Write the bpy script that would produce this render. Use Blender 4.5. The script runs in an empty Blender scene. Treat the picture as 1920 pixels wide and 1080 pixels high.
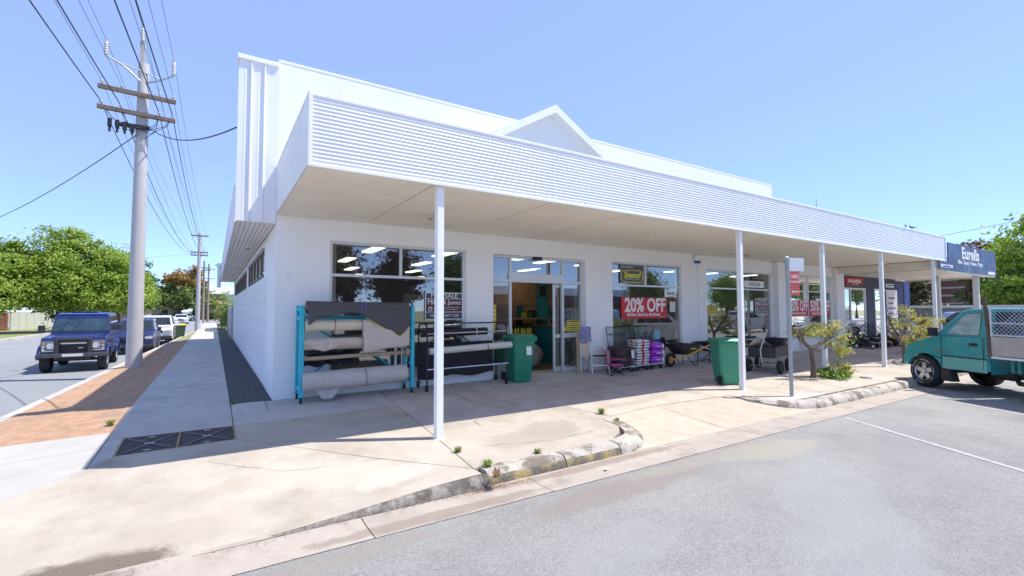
import bpy, bmesh, math, random
import numpy as np
from mathutils import Vector, Matrix, Euler
R=math.radians
random.seed(7); RNG=np.random.default_rng(7)
S=bpy.context.scene; COL=S.collection
# ---------------------------------------------------------------- camera, sky, sun, exposure
cd=bpy.data.cameras.new("Camera"); cam=bpy.data.objects.new("Camera",cd); COL.objects.link(cam); S.camera=cam
CX,CY,CZ=-0.9007,-9.3254,1.58; yaw,pitch,roll=0.5647,0.0460,-0.0025
fw=Vector((math.sin(yaw)*math.cos(pitch),math.cos(yaw)*math.cos(pitch),math.sin(pitch)))
rt=Vector((math.cos(yaw),-math.sin(yaw),0)); up=rt.cross(fw)
c_,s_=math.cos(roll),math.sin(roll); rt,up=rt*c_+up*s_,-rt*s_+up*c_
cam.matrix_world=Matrix(((rt.x,up.x,-fw.x,CX),(rt.y,up.y,-fw.y,CY),(rt.z,up.z,-fw.z,CZ),(0,0,0,1)))
cd.sensor_width=36; cd.lens=881.04/1920*36; cd.clip_start=.05; cd.clip_end=4000
SUN=Vector((.478,-.215,1)).normalized()
W=bpy.data.worlds.new("World"); S.world=W; W.use_nodes=True
nt=W.node_tree; bg=nt.nodes['Background']; sk=nt.nodes.new('ShaderNodeTexSky'); sk.sky_type='NISHITA'; sk.sun_disc=False
sk.sun_elevation=math.asin(SUN.z); sk.sun_rotation=math.atan2(SUN.x,SUN.y); sk.air_density=.5; sk.dust_density=0; sk.ozone_density=6; sk.altitude=200
mx=nt.nodes.new('ShaderNodeMix'); mx.data_type='RGBA'; mx.inputs[0].default_value=.6; mx.inputs[7].default_value=(1.04,1.37,2.4,1)
nt.links.new(sk.outputs[0],mx.inputs[6]); nt.links.new(mx.outputs[2],bg.inputs[0]); bg.inputs[1].default_value=.15
ld=bpy.data.lights.new("Sun",'SUN'); ld.energy=2.2; ld.angle=R(.5); ld.color=(1,.955,.9)
lo=bpy.data.objects.new("Sun",ld); COL.objects.link(lo); lo.rotation_euler=SUN.to_track_quat('Z','Y').to_euler()
S.view_settings.view_transform='Standard'; S.view_settings.look='None'; S.view_settings.exposure=1.6; S.view_settings.gamma=1
S.view_settings.use_curve_mapping=False
S.render.engine='CYCLES'; S.cycles.max_bounces=8; S.cycles.transparent_max_bounces=12

# ---------------------------------------------------------------- materials
MATS={}
def M(name,col,rough=.6,metal=0,var=0,sc=4,bump=0,bsc=60,rnd=0,col2=None,sc2=1.2,lo=.45,hi=.6,coat=0,trans=0,emit=0,spec=.5,stretch=None,detail=5):
    if name in MATS: return MATS[name]
    m=bpy.data.materials.new(name); m.use_nodes=True; n=m.node_tree.nodes; L=m.node_tree.links; b=n['Principled BSDF']
    b.inputs['Base Color'].default_value=(*col,1); b.inputs['Roughness'].default_value=rough; b.inputs['Metallic'].default_value=metal
    b.inputs['Coat Weight'].default_value=coat; b.inputs['Coat Roughness'].default_value=.06; b.inputs['Specular IOR Level'].default_value=spec
    geo=n.new('ShaderNodeNewGeometry'); vec=geo.outputs['Position']
    if stretch:
        mp=n.new('ShaderNodeMapping'); mp.inputs['Scale'].default_value=stretch; L.new(vec,mp.inputs['Vector']); vec=mp.outputs[0]
    cur=None
    def rgb(c):
        r=n.new('ShaderNodeRGB'); r.outputs[0].default_value=(*c,1); return r.outputs[0]
    def mix(f,a,c,t='MIX'):
        x=n.new('ShaderNodeMix'); x.data_type='RGBA'; x.blend_type=t
        if isinstance(f,float): x.inputs[0].default_value=f
        else: L.new(f,x.inputs[0])
        L.new(a,x.inputs[6]); L.new(c,x.inputs[7]); return x.outputs[2]
    def noise(s,d=5,r=.6):
        t=n.new('ShaderNodeTexNoise'); t.inputs['Scale'].default_value=s; t.inputs['Detail'].default_value=d; t.inputs['Roughness'].default_value=r
        L.new(vec,t.inputs['Vector']); return t.outputs['Fac']
    def ramp(f,a,c,lo_,hi_):
        x=n.new('ShaderNodeMapRange'); x.inputs[1].default_value=lo_; x.inputs[2].default_value=hi_; x.inputs[3].default_value=a; x.inputs[4].default_value=c
        L.new(f,x.inputs[0]); return x.outputs[0]
    if var or col2 or rnd:
        cur=rgb(col)
        if col2: cur=mix(ramp(noise(sc2,6,.65),0,1,lo,hi),cur,rgb(col2))
        if var:
            v=ramp(noise(sc,detail,.65),1-var,1+var,.3,.7); cc=n.new('ShaderNodeCombineColor'); [L.new(v,cc.inputs[i]) for i in range(3)]
            cur=mix(1.0,cur,cc.outputs[0],'MULTIPLY')
        if rnd:
            oi=n.new('ShaderNodeObjectInfo'); v=ramp(oi.outputs['Random'],1-rnd,1+rnd,0,1); cc=n.new('ShaderNodeCombineColor'); [L.new(v,cc.inputs[i]) for i in range(3)]
            cur=mix(1.0,cur,cc.outputs[0],'MULTIPLY')
        L.new(cur,b.inputs['Base Color'])
        if rough<.95:
            L.new(ramp(noise(sc*1.7,3),max(0,rough-.08),min(1,rough+.08),.3,.7),b.inputs['Roughness'])
    if bump:
        bp=n.new('ShaderNodeBump'); bp.inputs['Strength'].default_value=bump; bp.inputs['Distance'].default_value=.02
        L.new(noise(bsc,4),bp.inputs['Height']); L.new(bp.outputs[0],b.inputs['Normal'])
    if trans: b.inputs['Transmission Weight'].default_value=trans
    if emit: b.inputs['Emission Color'].default_value=(*col,1); b.inputs['Emission Strength'].default_value=emit
    MATS[name]=m; return m
def glass(name,tint=(.74,.80,.79),ior=2.9,grime=.03):
    m=bpy.data.materials.new(name); m.use_nodes=True; n=m.node_tree.nodes; L=m.node_tree.links; n.clear()
    o=n.new('ShaderNodeOutputMaterial'); t=n.new('ShaderNodeBsdfTransparent'); t.inputs[0].default_value=(*tint,1)
    g=n.new('ShaderNodeBsdfGlossy'); g.inputs['Roughness'].default_value=.012; g.inputs[0].default_value=(1,1,1,1)
    f=n.new('ShaderNodeFresnel'); f.inputs[0].default_value=ior
    geo=n.new('ShaderNodeNewGeometry'); ns=n.new('ShaderNodeTexNoise'); ns.inputs['Scale'].default_value=.9; ns.inputs['Detail'].default_value=1
    L.new(geo.outputs['Position'],ns.inputs['Vector']); bp=n.new('ShaderNodeBump'); bp.inputs['Strength'].default_value=.05; bp.inputs['Distance'].default_value=.03
    L.new(ns.outputs['Fac'],bp.inputs['Height']); L.new(bp.outputs[0],g.inputs['Normal'])
    x=n.new('ShaderNodeMixShader'); L.new(f.outputs[0],x.inputs[0]); L.new(t.outputs[0],x.inputs[1]); L.new(g.outputs[0],x.inputs[2])
    d=n.new('ShaderNodeBsdfDiffuse'); d.inputs[0].default_value=(.6,.62,.6,1); y=n.new('ShaderNodeMixShader'); y.inputs[0].default_value=grime
    L.new(x.outputs[0],y.inputs[1]); L.new(d.outputs[0],y.inputs[2]); L.new(y.outputs[0],o.inputs[0]); MATS[name]=m; return m
def leafmat(name,c1,c2,c3=None,tr=.35):
    m=bpy.data.materials.new(name); m.use_nodes=True; n=m.node_tree.nodes; L=m.node_tree.links; n.clear()
    o=n.new('ShaderNodeOutputMaterial'); g=n.new('ShaderNodeNewGeometry'); r=n.new('ShaderNodeValToRGB'); e=r.color_ramp.elements
    e[0].color=(*c1,1); e[1].color=(*c2,1)
    if c3: k=e.new(.82); k.color=(*c2,1); e[-1].color=(*c3,1)
    L.new(g.outputs['Random Per Island'],r.inputs[0])
    d=n.new('ShaderNodeBsdfPrincipled'); d.inputs['Roughness'].default_value=.5; d.inputs['Specular IOR Level'].default_value=.3; L.new(r.outputs[0],d.inputs['Base Color'])
    t=n.new('ShaderNodeBsdfTranslucent'); L.new(r.outputs[0],t.inputs[0]); x=n.new('ShaderNodeMixShader'); x.inputs[0].default_value=tr
    L.new(d.outputs[0],x.inputs[1]); L.new(t.outputs[0],x.inputs[2]); L.new(x.outputs[0],o.inputs[0]); MATS[name]=m; return m

WHITE=M('white_paint',(.84,.85,.85),.5,var=.035,sc=1.3,bump=.06,bsc=30)
WALLW=M('white_render',(.86,.86,.86),.65,var=.04,sc=.8,bump=.12,bsc=45)
CORR=M('white_corrugated_steel',(.80,.81,.83),.35,var=.03,sc=.7)
SOFF=M('cream_soffit',(.80,.74,.63),.6,var=.06,sc=2.5,col2=(.56,.48,.37),sc2=1.3,lo=.56,hi=.8)
ALU=M('aluminium_frame',(.66,.68,.69),.4,metal=.35,var=.04)
GALV=M('galvanised_steel',(.42,.44,.46),.45,metal=.6,var=.08,sc=8)
GREYST=M('grey_painted_steel',(.33,.36,.37),.45,metal=.2,var=.06,sc=6)
BLACKP=M('black_plastic',(.018,.018,.02),.5,var=.15,sc=12)
BLACKM=M('black_metal',(.03,.028,.03),.4,metal=.3)
RUBBER=M('rubber',(.022,.022,.023),.8,var=.2,sc=30,bump=.2,bsc=80)
TEAL=M('teal_paint',(.02,.46,.58),.4,var=.08,sc=6)
CHROME=M('chrome',(.7,.7,.72),.2,metal=1)
GLASS=glass('window_glass')
CARGL=glass('car_glass',(.30,.36,.36),1.6,.02)
CONC=M('concrete_path',(.455,.40,.33),.85,var=.12,sc=2.2,rnd=.04,bump=.4,bsc=110,col2=(.37,.32,.25),sc2=1.3,lo=.47,hi=.68,detail=10)
CONCG=M('grey_concrete',(.50,.47,.43),.85,var=.09,sc=3,rnd=.05,bump=.3,bsc=110,col2=(.35,.33,.31),sc2=1.3,lo=.5,hi=.75,detail=9)
CONCB=M('brown_concrete',(.49,.42,.375),.85,var=.12,sc=3,rnd=.12,bump=.3,bsc=110,col2=(.41,.345,.30),sc2=1.6,lo=.5,hi=.7,detail=9)
CONCW=M('pale_concrete',(.41,.39,.355),.85,var=.09,sc=2.5,rnd=.03,bump=.3,bsc=120,detail=8)
GUTT=M('gutter_concrete',(.40,.345,.295),.9,var=.12,sc=3.5,rnd=.05,bump=.4,bsc=90,col2=(.30,.25,.205),sc2=2.2,lo=.52,hi=.72,detail=9)
GROUT=M('joint_dirt',(.10,.085,.07),.95,var=.3,sc=30)
DIRT=M('orange_soil',(.42,.25,.15),.95,var=.22,sc=5,bump=.8,bsc=35,col2=(.30,.22,.165),sc2=1.1,lo=.52,hi=.68,detail=10)

# ---------------------------------------------------------------- mesh builder
class MB:
    def __init__(s): s.v=[]; s.f=[]; s.m=[]
    def add(s,vs,fs,mi=0):
        b=len(s.v); s.v+= [tuple(v) for v in vs]; s.f+= [[b+i for i in f] for f in fs]; s.m+= [mi]*len(fs); return s
    def box(s,a,b,mi=0,rot=None,piv=None):
        x0,y0,z0=a; x1,y1,z1=b
        vs=[Vector(p) for p in ((x0,y0,z0),(x1,y0,z0),(x1,y1,z0),(x0,y1,z0),(x0,y0,z1),(x1,y0,z1),(x1,y1,z1),(x0,y1,z1))]
        if rot is not None:
            p=Vector(piv) if piv is not None else (Vector(a)+Vector(b))/2; Rm=Euler(rot).to_matrix(); vs=[p+Rm@(v-p) for v in vs]
        return s.add(vs,[[0,3,2,1],[4,5,6,7],[0,1,5,4],[1,2,6,5],[2,3,7,6],[3,0,4,7]],mi)
    def frame(s,p):
        p=Vector(p); p.normalize(); a=Vector((0,0,1)) if abs(p.z)<.9 else Vector((1,0,0)); u=p.cross(a).normalized(); return u,p.cross(u).normalized()
    def cyl(s,p0,p1,r0,r1=None,n=12,caps=True,mi=0):
        p0=Vector(p0);p1=Vector(p1); r1=r0 if r1 is None else r1; u,w=s.frame(p1-p0)
        vs=[p+ (u*math.cos(2*math.pi*i/n)+w*math.sin(2*math.pi*i/n))*r for p,r in ((p0,r0),(p1,r1)) for i in range(n)]
        fs=[[i,(i+1)%n,n+(i+1)%n,n+i] for i in range(n)]
        if caps: fs+=[list(range(n))[::-1],list(range(n,2*n))]
        return s.add(vs,fs,mi)
    def tube(s,pts,r,n=8,mi=0,closed=False):
        P=[Vector(p) for p in pts]; N=len(P); rs=r if isinstance(r,(list,tuple)) else [r]*N; vs=[]; u=None
        for i,p in enumerate(P):
            d=(P[(i+1)%N]-P[i-1]) if closed else (P[min(i+1,N-1)]-P[max(i-1,0)])
            if d.length<1e-6: d=Vector((0,0,1))
            d.normalize()
            if u is None: u,w=s.frame(d)
            else:
                u=(u-d*u.dot(d)); u=u.normalized() if u.length>1e-5 else s.frame(d)[0]; w=d.cross(u)
            vs+=[p+(u*math.cos(2*math.pi*k/n)+w*math.sin(2*math.pi*k/n))*rs[i] for k in range(n)]
        fs=[[i*n+k,i*n+(k+1)%n,((i+1)%N)*n+(k+1)%n,((i+1)%N)*n+k] for i in range(N if closed else N-1) for k in range(n)]
        if not closed: fs+=[list(range(n))[::-1],[(N-1)*n+k for k in range(n)]]
        return s.add(vs,fs,mi)
    def lathe(s,prof,o=(0,0,0),ax='z',n=20,mi=0,cap=True):
        vs=[]; 
        for r,h in prof:
            for k in range(n):
                a=2*math.pi*k/n; c,q=r*math.cos(a),r*math.sin(a)
                p={'z':(c,q,h),'y':(c,h,q),'x':(h,c,q)}[ax]; vs.append((p[0]+o[0],p[1]+o[1],p[2]+o[2]))
        m=len(prof); fs=[[i*n+k,i*n+(k+1)%n,(i+1)*n+(k+1)%n,(i+1)*n+k] for i in range(m-1) for k in range(n)]
        if cap and prof[0]!=prof[-1] and prof[0][0]>1e-4: fs.append([k for k in range(n)][::-1])
        if cap and prof[0]!=prof[-1] and prof[-1][0]>1e-4: fs.append([(m-1)*n+k for k in range(n)])
        return s.add(vs,fs,mi)
    def prism(s,poly,a,b,ax='y',mi=0):
        n=len(poly); f={'y':lambda p,h:(p[0],h,p[1]),'z':lambda p,h:(p[0],p[1],h),'x':lambda p,h:(h,p[0],p[1])}[ax]
        vs=[f(p,a) for p in poly]+[f(p,b) for p in poly]
        return s.add(vs,[list(range(n))[::-1],list(range(n,2*n))]+[[i,(i+1)%n,n+(i+1)%n,n+i] for i in range(n)],mi)
    def loft(s,rings,mi=0,caps=True):
        n=len(rings[0]); m=len(rings); vs=[p for r in rings for p in r]
        fs=[[i*n+k,i*n+(k+1)%n,(i+1)*n+(k+1)%n,(i+1)*n+k] for i in range(m-1) for k in range(n)]
        if caps: fs+=[list(range(n))[::-1],[(m-1)*n+k for k in range(n)]]
        return s.add(vs,fs,mi)
    def grid(s,fn,nu,nv,mi=0):
        vs=[fn(i/nu,j/nv) for j in range(nv+1) for i in range(nu+1)]
        return s.add(vs,[[j*(nu+1)+i,j*(nu+1)+i+1,(j+1)*(nu+1)+i+1,(j+1)*(nu+1)+i] for j in range(nv) for i in range(nu)],mi)
    def ball(s,c,r,n=12,mi=0):
        rx,ry,rz=(r,r,r) if not isinstance(r,tuple) else r; h=n//2; vs=[];
        for j in range(h+1):
            t=math.pi*j/h
            for k in range(n): a=2*math.pi*k/n; vs.append((c[0]+rx*math.sin(t)*math.cos(a),c[1]+ry*math.sin(t)*math.sin(a),c[2]-rz*math.cos(t)))
        return s.add(vs,[[j*n+k,j*n+(k+1)%n,(j+1)*n+(k+1)%n,(j+1)*n+k] for j in range(h) for k in range(n)],mi)
    def mesh(s,name,mats,smooth=None):
        me=bpy.data.meshes.new(name); me.from_pydata(s.v,[],s.f)
        for m in (mats if isinstance(mats,(list,tuple)) else [mats]): me.materials.append(m)
        if any(s.m): me.polygons.foreach_set('material_index',s.m)
        bm=bmesh.new(); bm.from_mesh(me); bmesh.ops.remove_doubles(bm,verts=bm.verts,dist=1e-5); bmesh.ops.recalc_face_normals(bm,faces=bm.faces); bm.to_mesh(me); bm.free()
        if smooth: me.polygons.foreach_set('use_smooth',[True]*len(me.polygons)); me.set_sharp_from_angle(angle=R(smooth))
        me.update(); return me
    def build(s,name,mats,parent=None,smooth=None,bev=0,seg=2,loc=None,rz=0):
        o=bpy.data.objects.new(name,s.mesh(name,mats,smooth)); COL.objects.link(o)
        if parent: o.parent=parent
        if loc is not None: o.location=loc
        if rz: o.rotation_euler.z=rz
        if bev:
            b=o.modifiers.new('bevel','BEVEL'); b.width=bev; b.segments=seg; b.limit_method='ANGLE'; b.angle_limit=R(35); b.harden_normals=bool(smooth)
        return o
def tag(o,label=None,cat=None,group=None,kind=None):
    if label: o['label']=label
    if cat: o['category']=cat
    if group: o['group']=group
    if kind: o['kind']=kind
    return o
def thing(name,label,cat,loc=(0,0,0),rz=0,group=None):
    o=bpy.data.objects.new(name,None); COL.objects.link(o); o.location=loc; o.rotation_euler=(0,0,rz); o.empty_display_size=.1
    return tag(o,label,cat,group)
def struct(o): o['kind']='structure'; return o
def inst(src,parent=None,loc=None,rz=None):
    o=src.copy(); COL.objects.link(o); o.parent=parent
    if loc is not None: o.location=loc
    if rz is not None: o.rotation_euler.z=rz
    return o
def copy_tree(o,parent=None):
    c=o.copy(); COL.objects.link(c); c.parent=parent
    for ch in o.children: copy_tree(ch,c)
    return c
def place(o,loc,rz,label):
    o.location=loc; o.rotation_euler=(0,0,rz); o['label']=label; return o
def text(body,size,mat,parent,loc,rot=(math.pi/2,0,0),sx=1,off=0,align='CENTER',name='lettering',ext=.002,shear=0):
    c=bpy.data.curves.new('t','FONT'); c.body=body; c.size=size; c.align_x=align; c.offset=off; c.extrude=ext; c.shear=shear; c.resolution_u=3
    t=bpy.data.objects.new('t',c); COL.objects.link(t); dg=bpy.context.evaluated_depsgraph_get(); dg.update()
    me=bpy.data.meshes.new_from_object(t.evaluated_get(dg)); bpy.data.objects.remove(t); me.transform(Matrix.Scale(sx,4,(1,0,0)))
    me.materials.clear(); me.materials.append(mat)
    o=bpy.data.objects.new(name,me); COL.objects.link(o); o.parent=parent; o.location=loc; o.rotation_euler=rot; return o
def sstep(a,b,x): t=max(0,min(1,(x-a)/(b-a))); return t*t*(3-2*t)
# ---------------------------------------------------------------- ground, roads, footpath
SL=.048
def gz(x,y): return SL*max(-4.7,min(0,y))
def gap(x,y):
    s=sstep(-.9,1.7,x); t=sstep(-2.6,-4.75,y) if False else (1-sstep(-4.75,-2.6,y)); return gz(x,y)-(1-s)*t*.137
def xk(y): return -3.62+.04*y
def roadz(y):
    if y>-5.25: return -.36
    return -.36+.02*min(6,-5.25-y)
GRASSY=M('dry_ground',(.30,.27,.17),.95,var=.2,sc=.6,col2=(.16,.2,.07),sc2=.25,lo=.45,hi=.6,bump=.5,bsc=12)
ASPH=M('asphalt',(.365,.353,.33),.9,var=.10,sc=1.1,bump=.9,bsc=170,col2=(.30,.29,.272),sc2=.5,lo=.45,hi=.7,detail=10)
def asphalt_detail(m,k=.35):
    # aggregate: fine light and dark stones
    n=m.node_tree.nodes; L=m.node_tree.links; b=n['Principled BSDF']; lk=b.inputs['Base Color'].links[0]; src=lk.from_socket
    g=n.new('ShaderNodeNewGeometry'); v=n.new('ShaderNodeTexVoronoi'); v.inputs['Scale'].default_value=70; L.new(g.outputs['Position'],v.inputs['Vector'])
    r=n.new('ShaderNodeMapRange'); r.inputs[3].default_value=1-k; r.inputs[4].default_value=1+k; s=n.new('ShaderNodeSeparateColor'); L.new(v.outputs['Color'],s.inputs[0]); L.new(s.outputs[0],r.inputs[0])
    c=n.new('ShaderNodeCombineColor'); [L.new(r.outputs[0],c.inputs[i]) for i in range(3)]
    x=n.new('ShaderNodeMix'); x.data_type='RGBA'; x.blend_type='MULTIPLY'; x.inputs[0].default_value=1; L.new(src,x.inputs[6]); L.new(c.outputs[0],x.inputs[7]); L.new(x.outputs[2],b.inputs['Base Color'])
asphalt_detail(ASPH,.16)
def blotch(m,cx,cy,rx,ry,ang,col,amt=.8,ns=3.0,edge=.5,warp=.7):
    # an irregular stain of its own colour at a fixed place on the ground
    n=m.node_tree.nodes; L=m.node_tree.links; b=n['Principled BSDF']; src=b.inputs['Base Color'].links[0].from_socket
    g=n.new('ShaderNodeNewGeometry'); mp=n.new('ShaderNodeMapping'); mp.vector_type='TEXTURE'; mp.inputs['Location'].default_value=(cx,cy,0); mp.inputs['Rotation'].default_value=(0,0,ang); mp.inputs['Scale'].default_value=(rx,ry,1)
    L.new(g.outputs['Position'],mp.inputs['Vector']); sp=n.new('ShaderNodeSeparateXYZ'); L.new(mp.outputs[0],sp.inputs[0]); cb=n.new('ShaderNodeCombineXYZ'); L.new(sp.outputs[0],cb.inputs[0]); L.new(sp.outputs[1],cb.inputs[1])
    ln=n.new('ShaderNodeVectorMath'); ln.operation='LENGTH'; L.new(cb.outputs[0],ln.inputs[0])
    ns_=n.new('ShaderNodeTexNoise'); ns_.inputs['Scale'].default_value=ns; ns_.inputs['Detail'].default_value=8; ns_.inputs['Roughness'].default_value=.7; L.new(g.outputs['Position'],ns_.inputs['Vector'])
    ma=n.new('ShaderNodeMath'); ma.operation='MULTIPLY_ADD'; L.new(ns_.outputs['Fac'],ma.inputs[0]); ma.inputs[1].default_value=warp*2; L.new(ln.outputs['Value'],ma.inputs[2])
    r=n.new('ShaderNodeMapRange'); r.interpolation_type='SMOOTHSTEP'; r.inputs[1].default_value=1+warp+edge/2; r.inputs[2].default_value=1+warp-edge/2; r.inputs[3].default_value=0; r.inputs[4].default_value=amt; L.new(ma.outputs[0],r.inputs[0])
    x=n.new('ShaderNodeMix'); x.data_type='RGBA'; L.new(r.outputs[0],x.inputs[0]); L.new(src,x.inputs[6]); x.inputs[7].default_value=(*col,1); L.new(x.outputs[2],b.inputs['Base Color'])
# dirt washed along the gutter edge, a pale spill and worn patches
blotch(ASPH,2.9,-5.6,1.2,.22,.03,(.33,.28,.24),.8,2.5)
blotch(ASPH,5.6,-5.7,.95,.32,-.05,(.44,.41,.33),.75,3.0,.3)
blotch(ASPH,-.2,-5.45,1.1,.14,.03,(.36,.32,.28),.7,3)
blotch(ASPH,4.6,-5.45,1.5,.16,.0,(.4,.36,.3),.7,3)
blotch(GUTT,1.0,-5.12,1.2,.10,0,(.24,.19,.15),.7,5); blotch(GUTT,3.2,-4.85,1.6,.08,0,(.22,.17,.13),.6,6)
blotch(CONC,-1.75,-4.62,.62,.22,.05,(.13,.10,.07),.9,7,.5,.6)
blotch(GUTT,-1.9,-4.85,.5,.16,.05,(.15,.12,.09),.8,7,.5,.6)
blotch(CONC,3.3,-3.7,.5,.35,.3,(.33,.28,.22),.7,3); blotch(CONC,2.6,-3.9,.4,.3,.3,(.35,.3,.24),.6,3)
blotch(CONC,-.6,-3.6,.5,.2,.2,(.36,.31,.24),.45,2.2); blotch(CONC,-1.2,-4.3,.6,.2,.0,(.37,.32,.25),.5,2.5); blotch(CONC,.9,-4.2,.5,.2,.3,(.53,.48,.41),.6,4); blotch(CONC,5.5,-3.1,.8,.12,.0,(.33,.28,.22),.5,4); blotch(ASPH,4,-7.2,2.2,.5,.5,(.40,.40,.39),.5,1.2); blotch(ASPH,7.5,-6.6,1.6,.35,.3,(.31,.305,.30),.5,1.6); blotch(ASPH,1.8,-6.6,.9,.3,.3,(.40,.395,.38),.5,2)
blotch(CONC,0.2,-3.8,.9,.35,-.5,(.53,.48,.40),.5,3); blotch(CONC,8.9,-4.35,1.0,.25,.0,(.56,.54,.5),.7,3)
struct(MB().add([(-900,-700,-.62),(900,-700,-.62),(900,1500,-.62),(-900,1500,-.62)],[[0,1,2,3]]).build('ground',GRASSY))
m=MB(); ys=[-5.25,-6.5,-8,-11,-16,-24,-45]; xs=[-120,-30,-8,-4,0,5,10,16,30,60,200]
m.grid(lambda u,v:(xs[round(u*(len(xs)-1))],ys[round(v*(len(ys)-1))],(roadz(ys[round(v*(len(ys)-1))]) if ys[round(v*(len(ys)-1))]>-12 else -.30)),len(xs)-1,len(ys)-1)
struct(m.build('main_road',ASPH))
ASPH2=M('side_street_asphalt',(.27,.275,.28),.9,var=.08,sc=.8,bump=.6,bsc=120,col2=(.235,.24,.25),sc2=.4,lo=.45,hi=.7,detail=8); asphalt_detail(ASPH2,.12)
m=MB(); yy=[-5.25,0.6,2,8,16,26,36,50,70]
v=[];
for y in yy: v+= [(xk(y)-.30 if y>.6 else -4.2,y,-.395 if y>0 else -.364),(-12.2 if y>0 else -60,y,-.395 if y>0 else -.364)]
for i in range(len(yy)-1): m.add([v[2*i],v[2*i+2],v[2*i+3],v[2*i+1]],[[0,1,2,3]])
struct(m.build('side_road',ASPH2))
struct(MB().add([(-90,69,-.39),(90,69,-.39),(90,97,-.39),(-90,97,-.39)],[[0,1,2,3]]).build('cross_street',ASPH2))
# orange verge with kerb strip
VG=M('verge_grass',(.17,.22,.06),.95,var=.3,sc=2,bump=.6,bsc=30,col2=(.33,.28,.15),sc2=.7,lo=.45,hi=.6)
def verge(name,y0,y1,mat,z1=-.10,n=10):
    if y0<0: y0=-1.4
    b=MB(); b.grid(lambda u,w:( (-2.02-.0*u)*(1-u)+xk(y0+(y1-y0)*w)*u, y0+(y1-y0)*w-(.05*u if w==0 else 0), -.012*(1-u)+z1*u+.012*math.sin(9*u+31*w)*math.sin(u*math.pi)-.065*max(0,1-(y0+(y1-y0)*w+1.4)/1.3)*(y0<0)),n,max(4,int((y1-y0)*2)))
    return struct(b.build(name,mat,smooth=60))
verge('verge',-1.1,22,DIRT); verge('verge_lawn',22,33.5,VG)
kb=struct(MB().add([(-4.3,.62,-.52),(-3.55,.62,-.52),(-.8,70,-.52),(-1.2,70,-.52)],[[0,1,2,3]]).build('side_kerb',CONCG))
for i in range(16):
    y0=-1.1+i*2.4 if i else -1.25; y1=y0+2.39 if i else 1.29
    b=MB(); rr=[]
    for y in (y0,y1-.012):
        x=xk(y); rr.append([(x,y,-.45),(x+.001,y,-.098),(x-.20,y,-.125),(x-.24,y,-.15),(x-.27,y,-.362),(x-.6,y,-.388),(x-.6,y,-.5)])
    b.loft(rr); b.build('kerb_section',CONCG,kb)
# footpath: bed + slabs
fp=struct(MB().add([(1.9,-4.4,-.265),(1.9,-2.7,-.183),(4.3,-2.7,-.183),(4.3,-4.3,-.26)],[[0,1,2,3]]).add([(8.2,-2.7,-.183),(40,-2.7,-.183),(40,-4.42,-.266),(9.3,-4.42,-.266)],[[0,1,2,3]]).add([(-2.02,-1.4,-.121),(-2.02,0,-.054),(40,0,-.054),(40,-2.7,-.183),(1.7,-2.7,-.183),(1.7,-1.4,-.121)],[[0,1,2,3,4,5]]).add([(-5,-4.74,-.47),(9.5,-4.74,-.47),(9.5,-1.4,-.47),(-5,-1.0,-.47)],[[0,1,2,3]]).add([(1.5,-4.6,-.255),(1.95,-4.5,-.25),(1.95,-2.6,-.16),(1.55,-2.6,-.16)],[[0,1,2,3]]).build('footpath',GROUT))
MB().add([(-2.02,0,-.05),(0,0,-.05),(0,60,-.05),(-2.02,60,-.05)],[[0,1,2,3]]).build('bed',GROUT,fp)
def slab(poly,mat=CONC,f=gz,g=.006,sub=0,par=None,th=.07):
    P=[Vector(p) for p in poly]; c=sum(P,Vector((0,0)))/len(P); n=len(P); Q=[]
    for i in range(n):      # inset each edge by g
        a=(P[i]-P[i-1]).normalized(); b=(P[(i+1)%n]-P[i]).normalized(); na=Vector((-a.y,a.x)); nb=Vector((-b.y,b.x))
        if na.dot(c-P[i])<0: na=-na
        if nb.dot(c-P[i])<0: nb=-nb
        k=(na+nb); k=k/max(.3,k.dot(na)); Q.append(P[i]+k*g)
    dz=random.uniform(-.002,.002); bm=bmesh.new(); vs=[bm.verts.new((q.x,q.y,0)) for q in Q]; bm.faces.new(vs)
    if sub:
        bmesh.ops.triangulate(bm,faces=bm.faces)
        bmesh.ops.subdivide_edges(bm,edges=bm.edges,cuts=sub,use_grid_fill=True)
    r=bmesh.ops.extrude_face_region(bm,geom=bm.faces[:]); top=set(v for v in r['geom'] if isinstance(v,bmesh.types.BMVert))
    for v in bm.verts: v.co.z=f(v.co.x,v.co.y)+dz-(0 if v in top else th)
    bmesh.ops.recalc_face_normals(bm,faces=bm.faces); me=bpy.data.meshes.new('slab'); bm.to_mesh(me); bm.free(); me.materials.append(mat)
    if sub: me.polygons.foreach_set('use_smooth',[True]*len(me.polygons)); me.set_sharp_from_angle(angle=R(30))
    o=bpy.data.objects.new('slab',me); COL.objects.link(o); o.parent=par or fp; return o
y=-.75; st=[-.75,.9,2.7,4.5,6.3,8.1,9.9,11.7,13.5,15.3,17.1,19,21,23,25,27.5,30,33,36,40,46,53,60]
for a,b in zip(st,st[1:]): slab([(-2.02,a),(-.63,a),(-.63,b),(-2.02,b)],CONCG)
slab([(-.63,-.75),(-.12,-.75),(-.12,-.02),(-.63,-.02)],CONCG)
slab([(-2.02,-1.45),(-.63,-1.45),(-.63,-.75),(-2.02,-.75)],CONCG)
slab([(-2.02,-2.55),(-1.84,-2.2),(-1.84,-1.45),(-2.02,-1.45)],CONCG)
slab([(-5,-1.25),(-2.02,-1.05),(-2.02,-1.75),(-5,-2.3)],CONCW,lambda x,y:gap(x,y)-.012*max(0,-2-x))
slab([(-5,-2.3),(-2.02,-1.75),(-2.02,-2.55),(-2.52,-3.12),(-4.0,-4.74),(-5,-4.74)],CONCW,lambda x,y:gap(x,y)-.012*max(0,-2-x),sub=4)
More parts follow.
